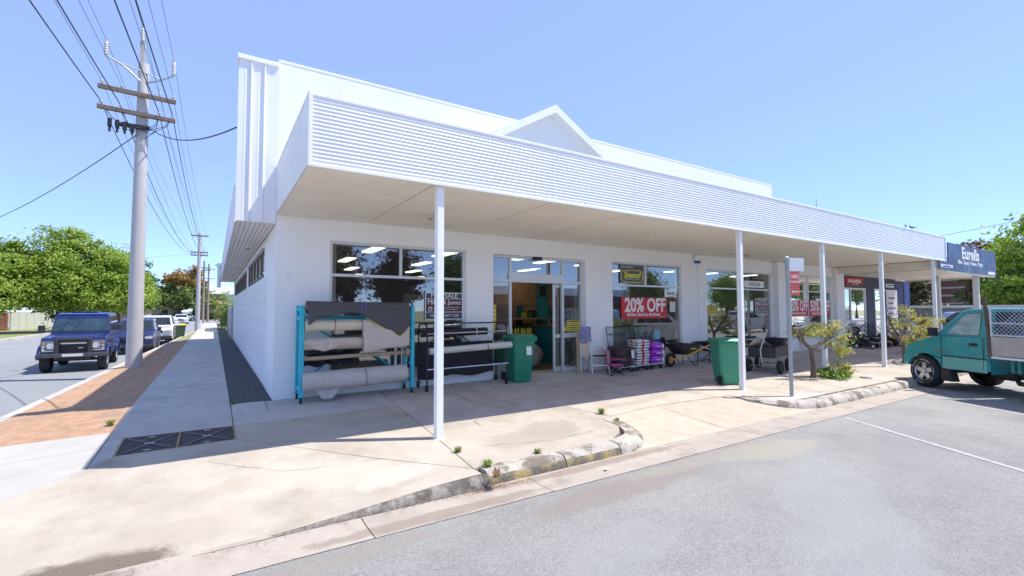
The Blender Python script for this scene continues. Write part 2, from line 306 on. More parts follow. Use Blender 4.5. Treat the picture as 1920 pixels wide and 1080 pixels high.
slab([(-2.02,-2.55),(-1.84,-2.2),(-.63,-2.13),(1.62,-4.52),(1.64,-4.70),(.5,-4.73),(-.7,-4.745),(-4.0,-4.745),(-2.52,-3.12)],CONC,gap,sub=10,th=.25)
slab([(-.12,-.75),(-.12,-.02),(1.84,-.02),(1.81,-1.35),(-.63,-1.45),(-.63,-.75)],CONCG)
slab([(-.63,-1.45),(1.81,-1.35),(1.62,-4.52),(-.63,-2.13)],CONC,gap,sub=5)
XS=[1.84,3.62,5.45,7.3,9.1,11.0,12.9,14.8,16.7,18.6,20.5,22.4,24.3,27,30,34,40]
random.seed(3)
for i,(a,b) in enumerate(zip(XS,XS[1:])):
    o=.55 if i else 0
    slab([(a if i else 1.819,-.95),(b,-.95),(b,-.01),(a,-.01)],CONCG if i%3 else CONCB,g=.010); slab([((a-o+.0) if i else 1.777,-1.9),(b-.55,-1.9),(b-.55,-.95),((a-o) if i else 1.819,-.95)],CONCB,g=.011)
    slab([(a if i else 1.726,-2.75),(b,-2.75),(b,-1.9),(a if i else 1.777,-1.9)],CONCB,g=.011)
slab([(1.726,-2.75),(4.35,-2.75),(4.55,-3.25),(4.62,-3.6),(4.45,-3.95),(4.15,-4.3),(3.8,-4.5),(1.621,-4.53)],CONC,sub=2)
slab([(4.35,-2.75),(7.3,-2.75),(8.0,-3.55),(5.9,-3.45),(4.62,-3.6),(4.55,-3.25)],CONC)
slab([(7.3,-2.75),(9.1,-2.75),(9.4,-4.42),(8.8,-4.4),(8.3,-4.2),(8.0,-3.95),(8.0,-3.55)],CONC)
for a,b in ((9.1,11.3),(11.3,13.1),(13.1,15.2),(15.2,17.4),(17.4,20),(20,24),(24,30),(30,40)):
    slab([(a if a>9.2 else 9.1,-2.75),(b,-2.75),(b,-4.42),(a if a>9.2 else 9.4,-4.42)],CONC)
def crack(pts,w=.005,seed=0):
    rr=random.Random(seed); P=[]
    for a,b in zip(pts,pts[1:]):
        for k in range(8): t=k/8; P.append((a[0]+(b[0]-a[0])*t+rr.uniform(-.02,.02),a[1]+(b[1]-a[1])*t+rr.uniform(-.02,.02)))
    P.append(pts[-1]); b=MB()
    for p,q in zip(P,P[1:]):
        d=Vector((q[0]-p[0],q[1]-p[1])).normalized(); n=Vector((-d.y,d.x))*w*rr.uniform(.5,1); b.add([(p[0]-n.x,p[1]-n.y,gap(*p)+.0045),(q[0]-n.x,q[1]-n.y,gap(*q)+.0045),(q[0]+n.x,q[1]+n.y,gap(*q)+.0045),(p[0]+n.x,p[1]+n.y,gap(*p)+.0045)],[[0,1,2,3]])
    b.build('crack',GROUT,fp)
crack([(2.3,-2.2),(2.55,-2.6),(2.5,-3.1)],.004,1); crack([(2.1,-3.9),(3.0,-4.15),(3.9,-4.05)],.003,2); crack([(-.9,-2.9),(-.2,-3.5),(.9,-3.7)],.0022,3); crack([(9.6,-3.6),(10.6,-3.3),(11.2,-3.5)],.004,4); crack([(.3,-1.0),(.9,-.6),(1.2,-.1)],.0025,5)
# driveway ramp between the two kerb ends
RMP=M('ramp_concrete',(.49,.41,.32),.9,var=.13,sc=4,rnd=.04,bump=.6,bsc=80,detail=9)
def ramp_z(x,y): 
    t=sstep(-3.55,-4.75,y) if False else max(0,min(1,(-3.5-y)/1.25)); return gz(x,-3.5)*(1-t)+-.352*t
for P in ([(4.45,-3.6),(5.9,-3.45),(6.1,-4.74),(4.0,-4.74),(4.25,-4.45),(4.42,-4.1)],[(5.9,-3.45),(8.0,-3.55),(8.0,-3.95),(7.7,-4.74),(6.1,-4.74)],[(8.0,-3.95),(8.3,-4.25),(8.8,-4.5),(9.0,-4.74),(7.7,-4.74)]): slab(P,RMP,ramp_z)
# gutter
gu=struct(MB().add([(-40,-5.26,-.40),(60,-5.26,-.40),(60,-4.70,-.40),(-40,-4.70,-.40)],[[0,1,2,3]]).build('gutter',GROUT))
gx=[-8,-5.5,-3,-1.6,.3,2.2,4.6,6.3,7.8,10,12.4,15,18,22,30,40]
for a,b in zip(gx,gx[1:]):
    MB().add([(a+.004,-5.255,-.354),(b-.004,-5.25,-.354),(b-.004,-5.0,-.362),(b-.004,-4.70,-.352),(a+.004,-4.70,-.352),(a+.004,-5.0,-.362)],[[0,1,2,5],[2,3,4,5]]).build('slab',GUTT,gu)
# kerb
KERB=M('kerb_concrete',(.47,.43,.37),.9,var=.15,sc=6,bump=.9,bsc=45,col2=(.20,.165,.13),sc2=3.5,lo=.49,hi=.60,detail=10)
KERBY=M('kerb_old_yellow_paint',(.40,.31,.14),.9,var=.2,sc=8,bump=.9,bsc=45,col2=(.15,.13,.105),sc2=4,lo=.43,hi=.56,detail=10)
kr=struct(MB().box((1.7,-4.6,-.41),(4.1,-4.45,-.30)).build('kerb',GROUT))
def kerbpiece(path,mats=None,h0=1,h1=1,round_=True):
    rr=[]; N=len(path)
    for i,(x,y) in enumerate(path):
        a=Vector(path[max(0,i-1)]); b=Vector(path[min(N-1,i+1)]); d=(b-a).normalized(); nrm=Vector((d.y,-d.x))   # towards road
        h=1; base=-.372 if y<-4.66 else min(-.20,ramp_z(x,y)-.02); top=gz(x,y)+.012
        jz=random.uniform(-.004,.004); J=lambda k:random.uniform(-k,k)
        P=[(-.0,-.06,base-.04),(0,-.0,0)]
        pts=[(-.25,base-.05),(-.25,top-.002),(-.09+J(.008),top+jz),(-.045+J(.006),top-.012+jz),(-.012+J(.008),top-.05*h),(.008+J(.006),(base+top)/2),(.02,base+.012),(.02,base-.05)]
        rr.append([(x+nrm.x*o,y+nrm.y*o,z) for o,z in pts])
    b=MB(); b.loft(rr)
    if mats and len(mats)>1:
        n=8
        for fi,f in enumerate(b.f[:-2]):
            if fi%n in(4,5): b.m[fi]=1
    return b.build('kerb_section',mats or [KERB],kr,smooth=50)
def line(a,b,n): return [(a[0]+(b[0]-a[0])*i/n,a[1]+(b[1]-a[1])*i/n) for i in range(n+1)]
kerbpiece(line((1.70,-4.73),(2.78,-4.73),14),[KERB,KERBY]); kerbpiece(line((2.80,-4.73),(3.72,-4.72),12),[KERB,KERBY])
kerbpiece([(3.735,-4.72),(3.95,-4.71),(4.15,-4.66),(4.33,-4.56),(4.47,-4.40),(4.57,-4.18),(4.62,-3.95),(4.63,-3.7)],[KERB],1,.12)
kerbpiece([(8.02,-3.75),(8.08,-4.0),(8.22,-4.25),(8.42,-4.45),(8.68,-4.60),(9.0,-4.68),(9.3,-4.71)],[KERB],.1,1)
for i,a in enumerate((9.31,11.3,13.3,15.3,17.3,19.3)): kerbpiece(line((a,-4.72),(a+1.98,-4.72),10),[KERB])
# gently rising lip of the corner apron
AP=M('apron_edge',(.36,.33,.28),.95,var=.25,sc=12,bump=1.0,bsc=70,col2=(.13,.11,.09),sc2=9,lo=.35,hi=.6,detail=10)
b=MB(); N=40; rr=[]
for i in range(N+1):
    x=-1.0+2.69*i/N; t=gap(x,-4.745)+.001; rr.append([(x,-4.72,t),(x,-4.748,t-.004),(x,-4.80+.02*(1-i/N),-.349),(x,-4.80,-.42),(x,-4.72,-.42)])
b.loft(rr); b.build('kerb_section',AP,kr,smooth=60)
# parking bay lines
LINE=M('worn_white_line',(.44,.44,.435),.9,var=.12,sc=9,col2=(.35,.35,.345),sc2=11,lo=.38,hi=.56,detail=8)
def bayline(x,y,L,ang):
    d=Vector((math.cos(ang),math.sin(ang))); nn=Vector((-d.y,d.x))*.042; b=MB(); N=8
    for i in range(N):
        p=Vector((x,y))+d*L*i/N; q=Vector((x,y))+d*L*(i+1)/N
        b.add([(*(p-nn),roadz(p.y)+.005),(*(q-nn),roadz(q.y)+.005),(*(q+nn),roadz(q.y)+.005),(*(p+nn),roadz(p.y)+.005)],[[0,1,2,3]])
    struct(b.build('painted_line',LINE))
for x in (8.62,12.4,16.2,20): bayline(x,-5.34,5.2,R(238))
# asphalt strip beside side wall
BLK=M('dark_gravel_strip',(.075,.075,.08),.95,var=.25,sc=12,bump=.8,bsc=60,col2=(.12,.115,.11),sc2=3,lo=.55,hi=.7)
struct(MB().box((-.625,-.01,-.1),(-.005,21,.002)).build('dark_strip',BLK))
# steel pit covers in the path
pit=thing('pit_cover','pair of rusty dark steel pit covers set into the shaded footpath','pit cover')
PITM=M('rusty_steel',(.085,.062,.06),.75,metal=.3,var=.3,sc=12,col2=(.17,.10,.05),sc2=9,lo=.6,hi=.75,bump=.5,bsc=120)
PITE=M('rusty_edge',(.33,.24,.12),.9,var=.4,sc=25)
def pz(x,y,o=0): return gz(x,y)+o
for a,b,c,d in (((-1.83,-2.19),(-1.265,-2.16),(-1.265,-1.46),(-1.83,-1.46)),((-1.235,-2.16),(-.645,-2.12),(-.645,-1.46),(-1.235,-1.46))):
    pc=MB(); pc.add([(p[0],p[1],pz(*p,-.006)) for p in (a,b,c,d)]+[(p[0],p[1],pz(*p,-.07)) for p in (a,b,c,d)],[[0,1,2,3],[0,4,5,1],[1,5,6,2],[2,6,7,3],[3,7,4,0]])
    po=pc.build('cover',PITM,pit)
    rb=MB()
    for p,q in ((a,c),(b,d)):
        dd=(Vector(q)-Vector(p)); nn=Vector((-dd.y,dd.x)).normalized()*.022; p=Vector(p)+dd*.06; q=Vector(q)-dd*.06
        rb.add([(*(p-nn),pz(*p,0)),(*(q-nn),pz(*q,0)),(*(q+nn),pz(*q,0)),(*(p+nn),pz(*p,0)),(*(p),pz(*p,.004)),(*(q),pz(*q,.004))],[[0,1,5,4],[4,5,2,3]])
    rb.build('rib',M('rusty_rib',(.15,.135,.14),.7,metal=.3,var=.2,sc=10),po)
    cx,cy=(a[0]+c[0])/2,(a[1]+c[1])/2
    lg=MB()
    for dx,dy,r in ((0,0,.05),(-.0,.28,.035),(0,-.28,.035)): lg.box((cx+dx-r,cy+dy-r*.5,pz(cx,cy+dy,-.004)),(cx+dx+r,cy+dy+r*.5,pz(cx,cy+dy,.006)))
    lg.build('lug',GREYST,po)
fr=MB()
for p,q in (((-1.845,-2.2),(-.63,-2.13)),((-.63,-2.13),(-.63,-1.45)),((-.63,-1.45),(-1.845,-1.45)),((-1.845,-1.45),(-1.845,-2.2)),((-1.25,-2.16),(-1.25,-1.46))):
    d=(Vector(q)-Vector(p)).normalized(); nn=Vector((-d.y,d.x))*.012
    fr.add([(*(Vector(p)-nn),pz(*p,.002)),(*(Vector(q)-nn),pz(*q,.002)),(*(Vector(q)+nn),pz(*q,.002)),(*(Vector(p)+nn),pz(*p,.002))],[[0,1,2,3]])
fr.build('frame',PITE,pit)
# ---------------------------------------------------------------- the white shop
shop=thing('shop_building','long white single storey shop with a ribbed fascia awning on slim posts','building')
T=.26
def wallbox(x0,x1,z0,z1,name='front_wall',par=shop,mat=WALLW,y0=0,y1=T): return MB().box((x0,y0,z0),(x1,y1,z1)).build(name,mat,par)
OPEN=[(.93,3.80,.34,2.90),(4.50,7.28,-.05,2.87),(8.23,11.13,.36,2.90),(12.35,16.10,.50,2.87),(17.32,20.60,.50,2.90)]
xs=[0]+[o for O in OPEN for o in O[:2]]+[21.42]
m=MB()
for i in range(0,len(xs),2): m.box((xs[i],0,-.1),(xs[i+1],T,3.0))
for x0,x1,z0,z1 in OPEN:
    m.box((x0,0,z1),(x1,T,3.0))
    if z0>0: m.box((x0,0,-.1),(x1,T,z0))
m.box((0,0,3.0),(16.32,T,6.10)); m.box((16.32,0,3.0),(21.42,T,3.6))
bm=bmesh.new(); me=m.mesh('front_wall',WALLW); o=bpy.data.objects.new('front_wall',me); COL.objects.link(o); o.parent=shop
MB().box((-.0,-.006,6.10),(16.33,T+.03,6.145)).build('parapet_capping',WHITE,shop)
MB().box((15.9,.02,3.3),(16.32,20.8,6.10)).build('end_wall',WALLW,shop)
MB().box((0.02,T,5.3),(15.9,20.75,5.4)).build('roof',GALV,shop)
MB().box((16.32,T,3.45),(40,14,3.55)).build('low_roof',GALV,shop)
MB().box((0,20.55,-.1),(16,20.8,5.4)).build('rear_wall',WALLW,shop)
# pilasters and conduit on the front
PG=M('pale_grey_post_paint',(.62,.63,.60),.6,var=.05)  # even pale grey, used on the navy shop's awning posts
MB().box((16.22,-.20,-.1),(16.95,-.002,3.28)).build('pilaster',WALLW,shop,bev=.01)
MB().box((16.95,-.14,-.1),(17.2,-.002,3.28)).build('pilaster',WALLW,shop,bev=.01)
MB().box((20.72,-.16,-.1),(21.40,-.002,3.28)).build('pilaster',WALLW,shop,bev=.01)
cb=MB(); cb.tube([(11.93,-.012,3.1),(11.93,-.012,.0)],.011,6); cb.build('conduit',WHITE,shop)
# siren box
sb=thing('siren_box','small white alarm siren box with a blue strobe under the awning soffit','alarm box',(11.84,-.06,3.14))
MB().box((-.13,-.05,-.05),(.13,.05,.12)).build('box',WHITE,sb,bev=.01); MB().box((-.1,-.05,-.13),(.1,.045,-.052)).build('strobe',M('blue_lens',(.02,.08,.35),.2),sb,bev=.01)
MB().box((.17,-.01,-.02),(.3,.05,.09)).build('junction_box',WHITE,sb,bev=.008)
# house number remains
nf=text('9',.24,M('painted_over_number',(.76,.76,.78),.6),shop,(.235,-.004,2.10),name='house_number',ext=.004)
# windows --------------------------------------------------------------
def bar(m,x0,x1,z0,z1,y0=.03,y1=.10): m.box((x0,y0,z0),(x1,y1,z1))
def window(x0,x1,z0,z1,tz,mull,fullmull=False,name='window',par=shop,mat=ALU,y=.03,fw_=.055,gl=GLASS,low=None):
    f=MB(); y1=y+.075; w=fw_
    f.box((x0,y,z1-w),(x1,y1,z1)); f.box((x0,y,z0),(x1,y1,z0+w)); f.box((x0,y+.001,z0+w),(x0+w,y1-.001,z1-w)); f.box((x1-w,y+.001,z0+w),(x1,y1-.001,z1-w))
    if tz: f.box((x0+w,y+.002,tz-w*.5),(x1-w,y1-.002,tz+w*.5))
    for mx in mull:
        f.box((mx-w*.45,y+.003,(tz+w*.5 if (tz and not fullmull) else z0+w)),(mx+w*.45,y1-.003,z1-w))
    wo=f.build(name,mat,par,bev=.004,seg=1)
    edges=[x0+w]+mull+[x1-w]; yp=y+.045
    def pane(a,b,c,d): MB().add([(a,yp,c),(b,yp,c),(b,yp,d),(a,yp,d)],[[0,1,2,3]]).build('pane',gl,wo)
    if tz:
        for a,b in zip(edges,edges[1:]): pane(a,b,tz,z1-w)
        if fullmull:
            for a,b in zip(edges,edges[1:]): pane(a,b,z0+w,tz)
        else: pane(x0+w,x1-w,z0+w,tz)
    else:
        for a,b in zip(edges,edges[1:]): pane(a,b,z0+w,z1-w)
    return wo
window(.93,3.80,.34,2.90,2.25,[2.33]); window(8.23,11.13,.36,2.90,2.25,[9.60]); window(12.35,16.10,.50,2.87,2.26,[14.15])
window(17.32,20.60,.50,2.90,2.26,[18.82],True)
# sliding entrance (set back in its reveal)
dm=MB(); Y0,Y1=.12,.20
for a,b,c,d in ((4.50,7.28,2.81,2.87),(4.50,7.28,2.235,2.30),(5.0,6.62,2.30,2.46)): dm.box((a,Y0 if d>2.3 and c>2.31 or d==2.87 else Y0-.01,c),(b,Y1,d))
for x in (4.50,5.02,6.60,7.22): dm.box((x,Y0+.002,.0),(x+.06,Y1-.002,2.81))
dm.box((4.56,Y0+.004,.0),(5.02,Y1-.004,.30)); dm.box((4.56,Y0+.004,.80),(5.02,Y1-.004,.86)); dm.box((6.66,Y0+.004,.0),(7.22,Y1-.004,.12)); dm.box((6.66,Y0+.004,.86),(7.22,Y1-.004,.98))
door=dm.build('entrance_frame',ALU,shop,bev=.004,seg=1)
for a,b,c,d in ((4.56,5.02,.86,2.235),(4.56,5.02,.30,.80),(4.56,5.02,2.30,2.81),(5.08,6.60,2.46,2.81),(6.66,7.22,2.30,2.81),(6.66,7.22,.98,2.235),(6.66,7.22,.12,.86)):
    MB().add([(a,.16,c),(b,.16,c),(b,.16,d),(a,.16,d)],[[0,1,2,3]]).build('pane',GLASS,door)
sl=MB()
for a,b,c,d in ((6.38,6.45,.01,2.22),(7.10,7.17,.01,2.22),(6.45,7.10,2.14,2.22),(6.45,7.10,.01,.13),(6.45,7.10,.86,.95)): sl.box((a,.215,c),(b,.255,d))
slo=sl.build('sliding_door',ALU,shop,bev=.003,seg=1); MB().add([(6.45,.235,.13),(7.10,.235,.13),(7.10,.235,2.14),(6.45,.235,2.14)],[[0,1,2,3]]).build('pane',GLASS,slo)
MB().box((5.68,.03,2.80),(5.92,.118,2.875)).build('door_sensor',BLACKP,shop,bev=.01)
MB().box((4.45,-.02,-.03),(7.33,.6,.012)).build('doorstep',CONCG,shop)
# side wall: smooth pier, plinth, painted concrete blocks
MB().box((.0,T,-.1),(.25,1.45,3.3)).build('corner_pier',WALLW,shop)
sw=MB(); sw.box((.012,1.45,-.1),(.25,20.55,.46)); sw.box((.012,1.45,2.96),(.25,20.55,3.3))
for a,b in ((1.45,2.30),(8.10,8.9),(19.6,20.55)): sw.box((.012,a,2.30),(.25,b,2.96))
sw.box((.03,1.45,.46),(.25,20.55,2.30)); sw.build('side_wall',WALLW,shop)
BLM=M('painted_block',(.79,.80,.82),.55,var=.03,sc=2,bump=.15,bsc=40)
bmh=MB().box((-.0,.004,.004),(.03,.396,.184)).mesh('block',BLM); joined=MB(); nb=0
for col in range(49):
    for row in range(10):
        y=1.45+col*.4-(.2 if row%2 else 0); z=.46+row*.184
        y0=max(1.45,y+.004); y1=min(20.55,y+.396)
        if y1-y0<.05: continue
        if nb<300 and y1-y0>.38:
            o=bpy.data.objects.new('block',bmh); COL.objects.link(o); o.parent=shop; o.location=(random.uniform(-.0015,.0015),y,z); nb+=1
        else: joined.box((0,y0,z+.004),(.03,y1,z+.180))
tag(joined.build('block',BLM,shop),kind='stuff')
def sidewin(y0,y1,z0,z1,n):
    f=MB(); d=(y1-y0)/n
    f.box((.02,y0,z1-.05),(.09,y1,z1)); f.box((.02,y0,z0),(.09,y1,z0+.05))
    for i in range(n+1): f.box((.022,min(max(y0,y0+i*d-.03),y1-.06),z0+.05),(.088,min(max(y0,y0+i*d-.03),y1-.06)+.06,z1-.05))
    w=f.build('window',M('dark_bronze_frame',(.12,.10,.09),.5),shop)
    for i in range(n): MB().add([(.05,y0+i*d,z0+.05),(.05,y0+(i+1)*d,z0+.05),(.05,y0+(i+1)*d,z1-.05),(.05,y0+i*d,z1-.05)],[[0,1,2,3]]).build('pane',GLASS,w)
    MB().box((-.045,y0-.1,z1+.0),(.02,y1+.1,z1+.05)).build('window_head',WHITE,shop)
sidewin(2.31,8.10,2.34,2.95,5); sidewin(8.9,19.6,2.32,2.92,9)
# side eaves box clad in tray panels
bx=MB(); Z0,Z1=3.13,3.74; XL=-.63; ZW=6.02
prof=[(XL,Z0),(XL,Z1)]
def tray(p0,p1,n,nm,zz=None):   # clad face between p0 and p1 with standing ribs
    p0=Vector(p0);p1=Vector(p1); d=(p1-p0); L=d.length; d.normalize(); nn=Vector((d.y,-d.x)); pts=[]
    for i in range(n):
        a=i*L/n
        pts+= [(a+(.012 if i else 0),0),(a+L/n*.5-.02,0),(a+L/n*.5-.008,.003),(a+L/n*.5+.008,.003),(a+L/n*.5+.02,0),(a+L/n-.03,0),(a+L/n-.02,.028),(a+L/n-.004,.028)] if i<n-1 else [(a+.012,0),(a+L/n,0)]
    V=[];
    for z in (Z0,zz or Z1): V+=[(p0.x+d.x*a+nn.x*h,p0.y+d.y*a+nn.y*h,z) for a,h in pts]
    k=len(pts); return MB().add(V,[[i,i+1,k+i+1,k+i] for i in range(k-1)]).build(nm,CORR,shop)
tray((XL,-.012),(-.004,-.012),3,'wing_wall_cladding',6.02); tray((XL,20.8),(XL,-.012),62,'eaves_side_cladding')
MB().box((XL+.01,.0,Z0+.02),(-.002,20.8,Z1-.01)).build('eaves_box',WHITE,shop)
MB().box((XL-.03,.22,Z1),(.0,20.82,Z1+.04)).build('eaves_capping',WHITE,shop,bev=.008); MB().box((XL+.004,-.008,Z0+.01),(-.003,.21,ZW-.005)).build('wing_wall',CORR,shop); MB().box((XL-.02,-.05,ZW-.04),(.0,.24,ZW+.04)).build('wing_wall_capping',WHITE,shop,bev=.006); MB().box((.0,T,3.3),(.2,20.8,6.08)).build('upper_side_wall',WALLW,shop); MB().lathe([(.08,2.6),(.08,3.55),(.16,3.56),(.16,3.62),(.05,3.7),(0,3.7)],(XL-.12,15.5,0),'z',12).build('vent_pipe',WHITE,shop,smooth=40)
MB().box((XL-.012,-.03,Z0-.03),(XL+.012,20.8,Z0+.02)).build('eaves_trim',WHITE,shop)
EB=M('eaves_board',(.76,.73,.67),.6,var=.06,sc=3)
for i in range(8): MB().box((XL+.02+i*.0755,.0,Z0-.012),(XL+.02+i*.0755+.066,20.8,Z0+.012)).build('soffit_board',EB,shop)
MB().box((XL+.01,.0,Z0+.013),(-.001,20.8,Z0+.019)).build('soffit_backing',M('board_joint',(.35,.32,.28),.8),shop)
for i,y in enumerate((3.6,9.3,13.5,17.5)):
    l=thing('soffit_light','round white light under the side eaves, '+['nearest of four','second of four from the corner','third of four from the corner','farthest of four'][i],'light',(-.25,y,Z0-.013),group='lights under the side eaves')
    MB().lathe([(.085,0),(.085,-.025),(.05,-.035)],n=16).build('rim',WHITE,l,smooth=40); MB().lathe([(.05,-.034),(.04,-.07),(0,-.085)],n=12).build('bulb',M('frosted_glass',(.35,.33,.3),.3),l,smooth=40)
# awning ----------------------------------------------------------------
DC,HS,HF,XF=3.42,3.30,4.16,21.40
aw=[]
seams=[0,1.62,3.65,5.48,7.40,9.25,11.1,12.95,14.8,16.65,18.5,21.38]
SOFW=M('soffit_sheet_paint',(.84,.77,.65),.6,var=.05,sc=2.2,col2=(.78,.69,.56),sc2=.9,lo=.55,hi=.8)
for a,b in zip(seams,seams[1:]):
    pts=[]; N=68
    for i in range(N+1):
        y=-DC+.03+(DC-.04)*i/N; pts.append((y,HS+(.0045 if i%2 else -.0045)+random.uniform(-.0006,.0006)))
    k=len(pts); sag=lambda x:0
    V=[(a+.006,y,z) for y,z in pts]+[(b-.006,y,z) for y,z in pts]
    MB().add(V,[[i,i+1,k+i+1,k+i] for i in range(k-1)]).build('soffit_sheet',SOFW,shop)
STN=M('rust_stained_joint',(.34,.27,.19),.9,var=.4,sc=14)
for a in seams[1:-1]: MB().box((a-.012,-DC+.04,HS+.006),(a+.012,-.01,HS+.02)).build('soffit_joint',STN,shop)
MB().box((.02,-DC+.04,HS+.022),(21.38,0,HS+.03)).build('soffit_backing',STN,shop)
def corr(x0,x1,y,z0,z1,n,nm,amp=.0042):
    pts=[]; per=6
    for i in range(n*per+1):
        t=i/(n*per); pts.append((y-amp*math.cos(2*math.pi*i/per),z0+(z1-z0)*t))
    k=len(pts); V=[(x0,p[0],p[1]) for p in pts]+[(x1,p[0],p[1]) for p in pts]
    return MB().add(V,[[i,i+1,k+i+1,k+i] for i in range(k-1)]).build(nm,CORR,shop,smooth=60)
for a,b in ((.02,5.46),(5.463,11.0),(11.003,16.4),(16.403,21.38)): corr(a,b,-DC,HS-.0+.02,HF-.02,17,'fascia_sheet')
ft=MB(); ft.box((-.005,-DC-.022,HS-.02),(21.41,-DC+.014,HS+.022)); ft.box((-.005,-DC-.012,HF-.022),(21.41,-DC+.03,HF+.018)); ft.box((-.012,-DC-.024,HS-.018),(.03,-DC+.02,HF+.016)); ft.box((21.385,-DC-.024,HS-.018),(21.415,-DC+.02,HF+.016)); ft.build('fascia_trim',WHITE,shop,bev=.004,seg=1)
# sloping steel end sheet (left end), ribbed
pts=[]; n=20
V=[];K=0
for i in range(n*4+1):
    z=HS+(HF-HS)*i/(n*4); x=.0-(.006 if (i//2)%2 else 0); V.append((x,-DC,z)); V.append((x,-.004,z)); 
MB().add(V,[[2*i,2*i+1,2*i+3,2*i+2] for i in range(n*4)]).build('end_sheet',CORR,shop)
MB().box((21.38,-DC+.02,HS),(21.40,-.0,HF)).build('end_sheet',CORR,shop)
MB().box((-.012,-DC,HF-.015),(.02,-.0,HF+.015)).build('end_capping',WHITE,shop)
MB().add([(.0,-DC+.03,HF-.10),(21.4,-DC+.03,HF-.10),(21.4,0,HF-.35),(0,0,HF-.35)],[[0,1,2,3]]).build('awning_roof',GALV,shop)
MB().box((11.2,-1.2,HF-.1),(12.6,-1.05,HF+.05)).build('roof_flashing',GALV,shop)
# posts
pm=MB(); pm.box((-.05,-.05,0),(.05,.05,3.46)); pme=pm.mesh('awning_post',WHITE)
for x in (1.71,8.80,12.48,16.10,20.45):
    o=bpy.data.objects.new('awning_post',pme); COL.objects.link(o); o.parent=shop; o.location=(x,-3.33,gz(x,-3.33)-.003); b=o.modifiers.new('bevel','BEVEL'); b.width=.006; b.segments=2; o.scale=(1,1,(HS-.001-gz(x,-3.33))/3.46)
    bp=MB(); bp.box((-.075,-.065,0),(.075,.065,.008)); bp.cyl((-.035,-.052,.04),(-.035,-.060,.04),.009,n=8); bp.cyl((.035,-.052,.04),(.035,-.060,.04),.009,n=8); bp.build('base_plate',WHITE,o)
# light fittings on soffit
for i,(x,y) in enumerate(((2.36,-1.44),(13.26,-.84))):
    l=thing('awning_light',['round grey light fitting under the awning beside the first post','round grey light fitting under the awning beyond the second post'][i],'light',(x,y,HS-.006),group='lights under the awning')
    MB().lathe([(.075,0),(.075,-.02),(.055,-.045),(.055,-.07),(0,-.075)],n=16).build('body',M('light_grey_plastic',(.5,.49,.46),.5),l,smooth=40); MB().lathe([(.05,-.0751),(.03,-.09),(0,-.095)],n=12).build('bulb',MATS['frosted_glass'],l)
# gabled dormer on the awning roof
gy=-1.8; xa,za=4.93,5.78; sl_=.577; hw=1.62
gb=MB(); w=.14
for sg in (-1,1):
    e=(xa+sg*hw,za-sl_*hw); q=[(xa,za),(e[0],e[1]),(e[0]-sg*.0,e[1]-w*1.15),(xa,za-w*1.15)]
    gb.prism(q,gy,gy-.03,'y')
    gb.add([(xa,gy-.03,za+.0),(e[0],gy-.03,e[1]),(e[0],T,e[1]),(xa,T,za)],[[0,1,2,3]]); gb.add([(xa,gy,za-w*1.15),(e[0],gy,e[1]-w*1.15),(e[0],T,e[1]-w*1.15),(xa,T,za-w*1.15)],[[0,1,2,3]])
    gb.add([(e[0],gy-.03,e[1]),(e[0],gy-.03,e[1]-w*1.15),(e[0],T,e[1]-w*1.15),(e[0],T,e[1])],[[0,1,2,3]])
gb.build('gable_roof',WHITE,shop)
gi=MB(); ix=hw-.28
gi.add([(xa-ix,gy+.14,za-w*1.1-sl_*ix),(xa+ix,gy+.14,za-w*1.1-sl_*ix),(xa,gy+.14,za-w*1.1)],[[0,1,2]]); gi.build('gable_panel',M('gable_panel_paint',(.82,.83,.83),.6,var=.02),shop)
for sg in (-1,1): MB().box((xa+sg*(hw-.22)-.05,gy-.02,3.7),(xa+sg*(hw-.22)+.05,gy+.08,za-w-sl_*(hw-.22))).build('gable_post',WHITE,shop)
gv=MB(); zz=za-w*1.1-sl_*ix
for i in range(4): gv.box((xa-ix,gy+.3,zz-.02-i*.13),(xa+ix,gy+.32,zz-.11-i*.13))
gv.build('gable_slats',M('gable_slat_paint',(.72,.74,.76),.6),shop)
# antenna and pigeons on the awning
an=MB(); an.tube([(17.4,-1.0,3.8),(17.4,-1.0,5.55)],.012,6); o=an.build('antenna',GALV); tag(o,'thin grey aerial mast rising behind the ribbed awning fascia','antenna')
BIRD=M('pigeon_feathers',(.06,.06,.08),.6,var=.3,sc=30)
for i,(x,r) in enumerate(((17.85,0.3),(18.35,2.2))):
    b=MB(); P=[(-.17,0,.07),(-.10,0,.085),(-.04,0,.10),(.02,0,.115),(.065,0,.13),(.085,0,.155),(.095,0,.185),(.11,0,.20),(.135,0,.195)]; b.tube(P,[.012,.03,.045,.052,.045,.03,.026,.024,.004],8)
    b.tube([(-.16,.0,.07),(-.24,0,.05)],[.022,.012],6); b.tube([(.01,.02,.08),(.01,.02,.0)],.005,4); b.tube([(.01,-.02,.08),(.01,-.02,.0)],.005,4)
    o=b.build('pigeon',BIRD,smooth=60,loc=(x,-DC,HF+.018),rz=r); o.scale=(.6,.6,.6); tag(o,['dark pigeon on the fascia top, nearer the thin aerial mast','dark pigeon on the fascia top, farther right from the aerial mast'][i],'bird',group='pigeons on the awning')

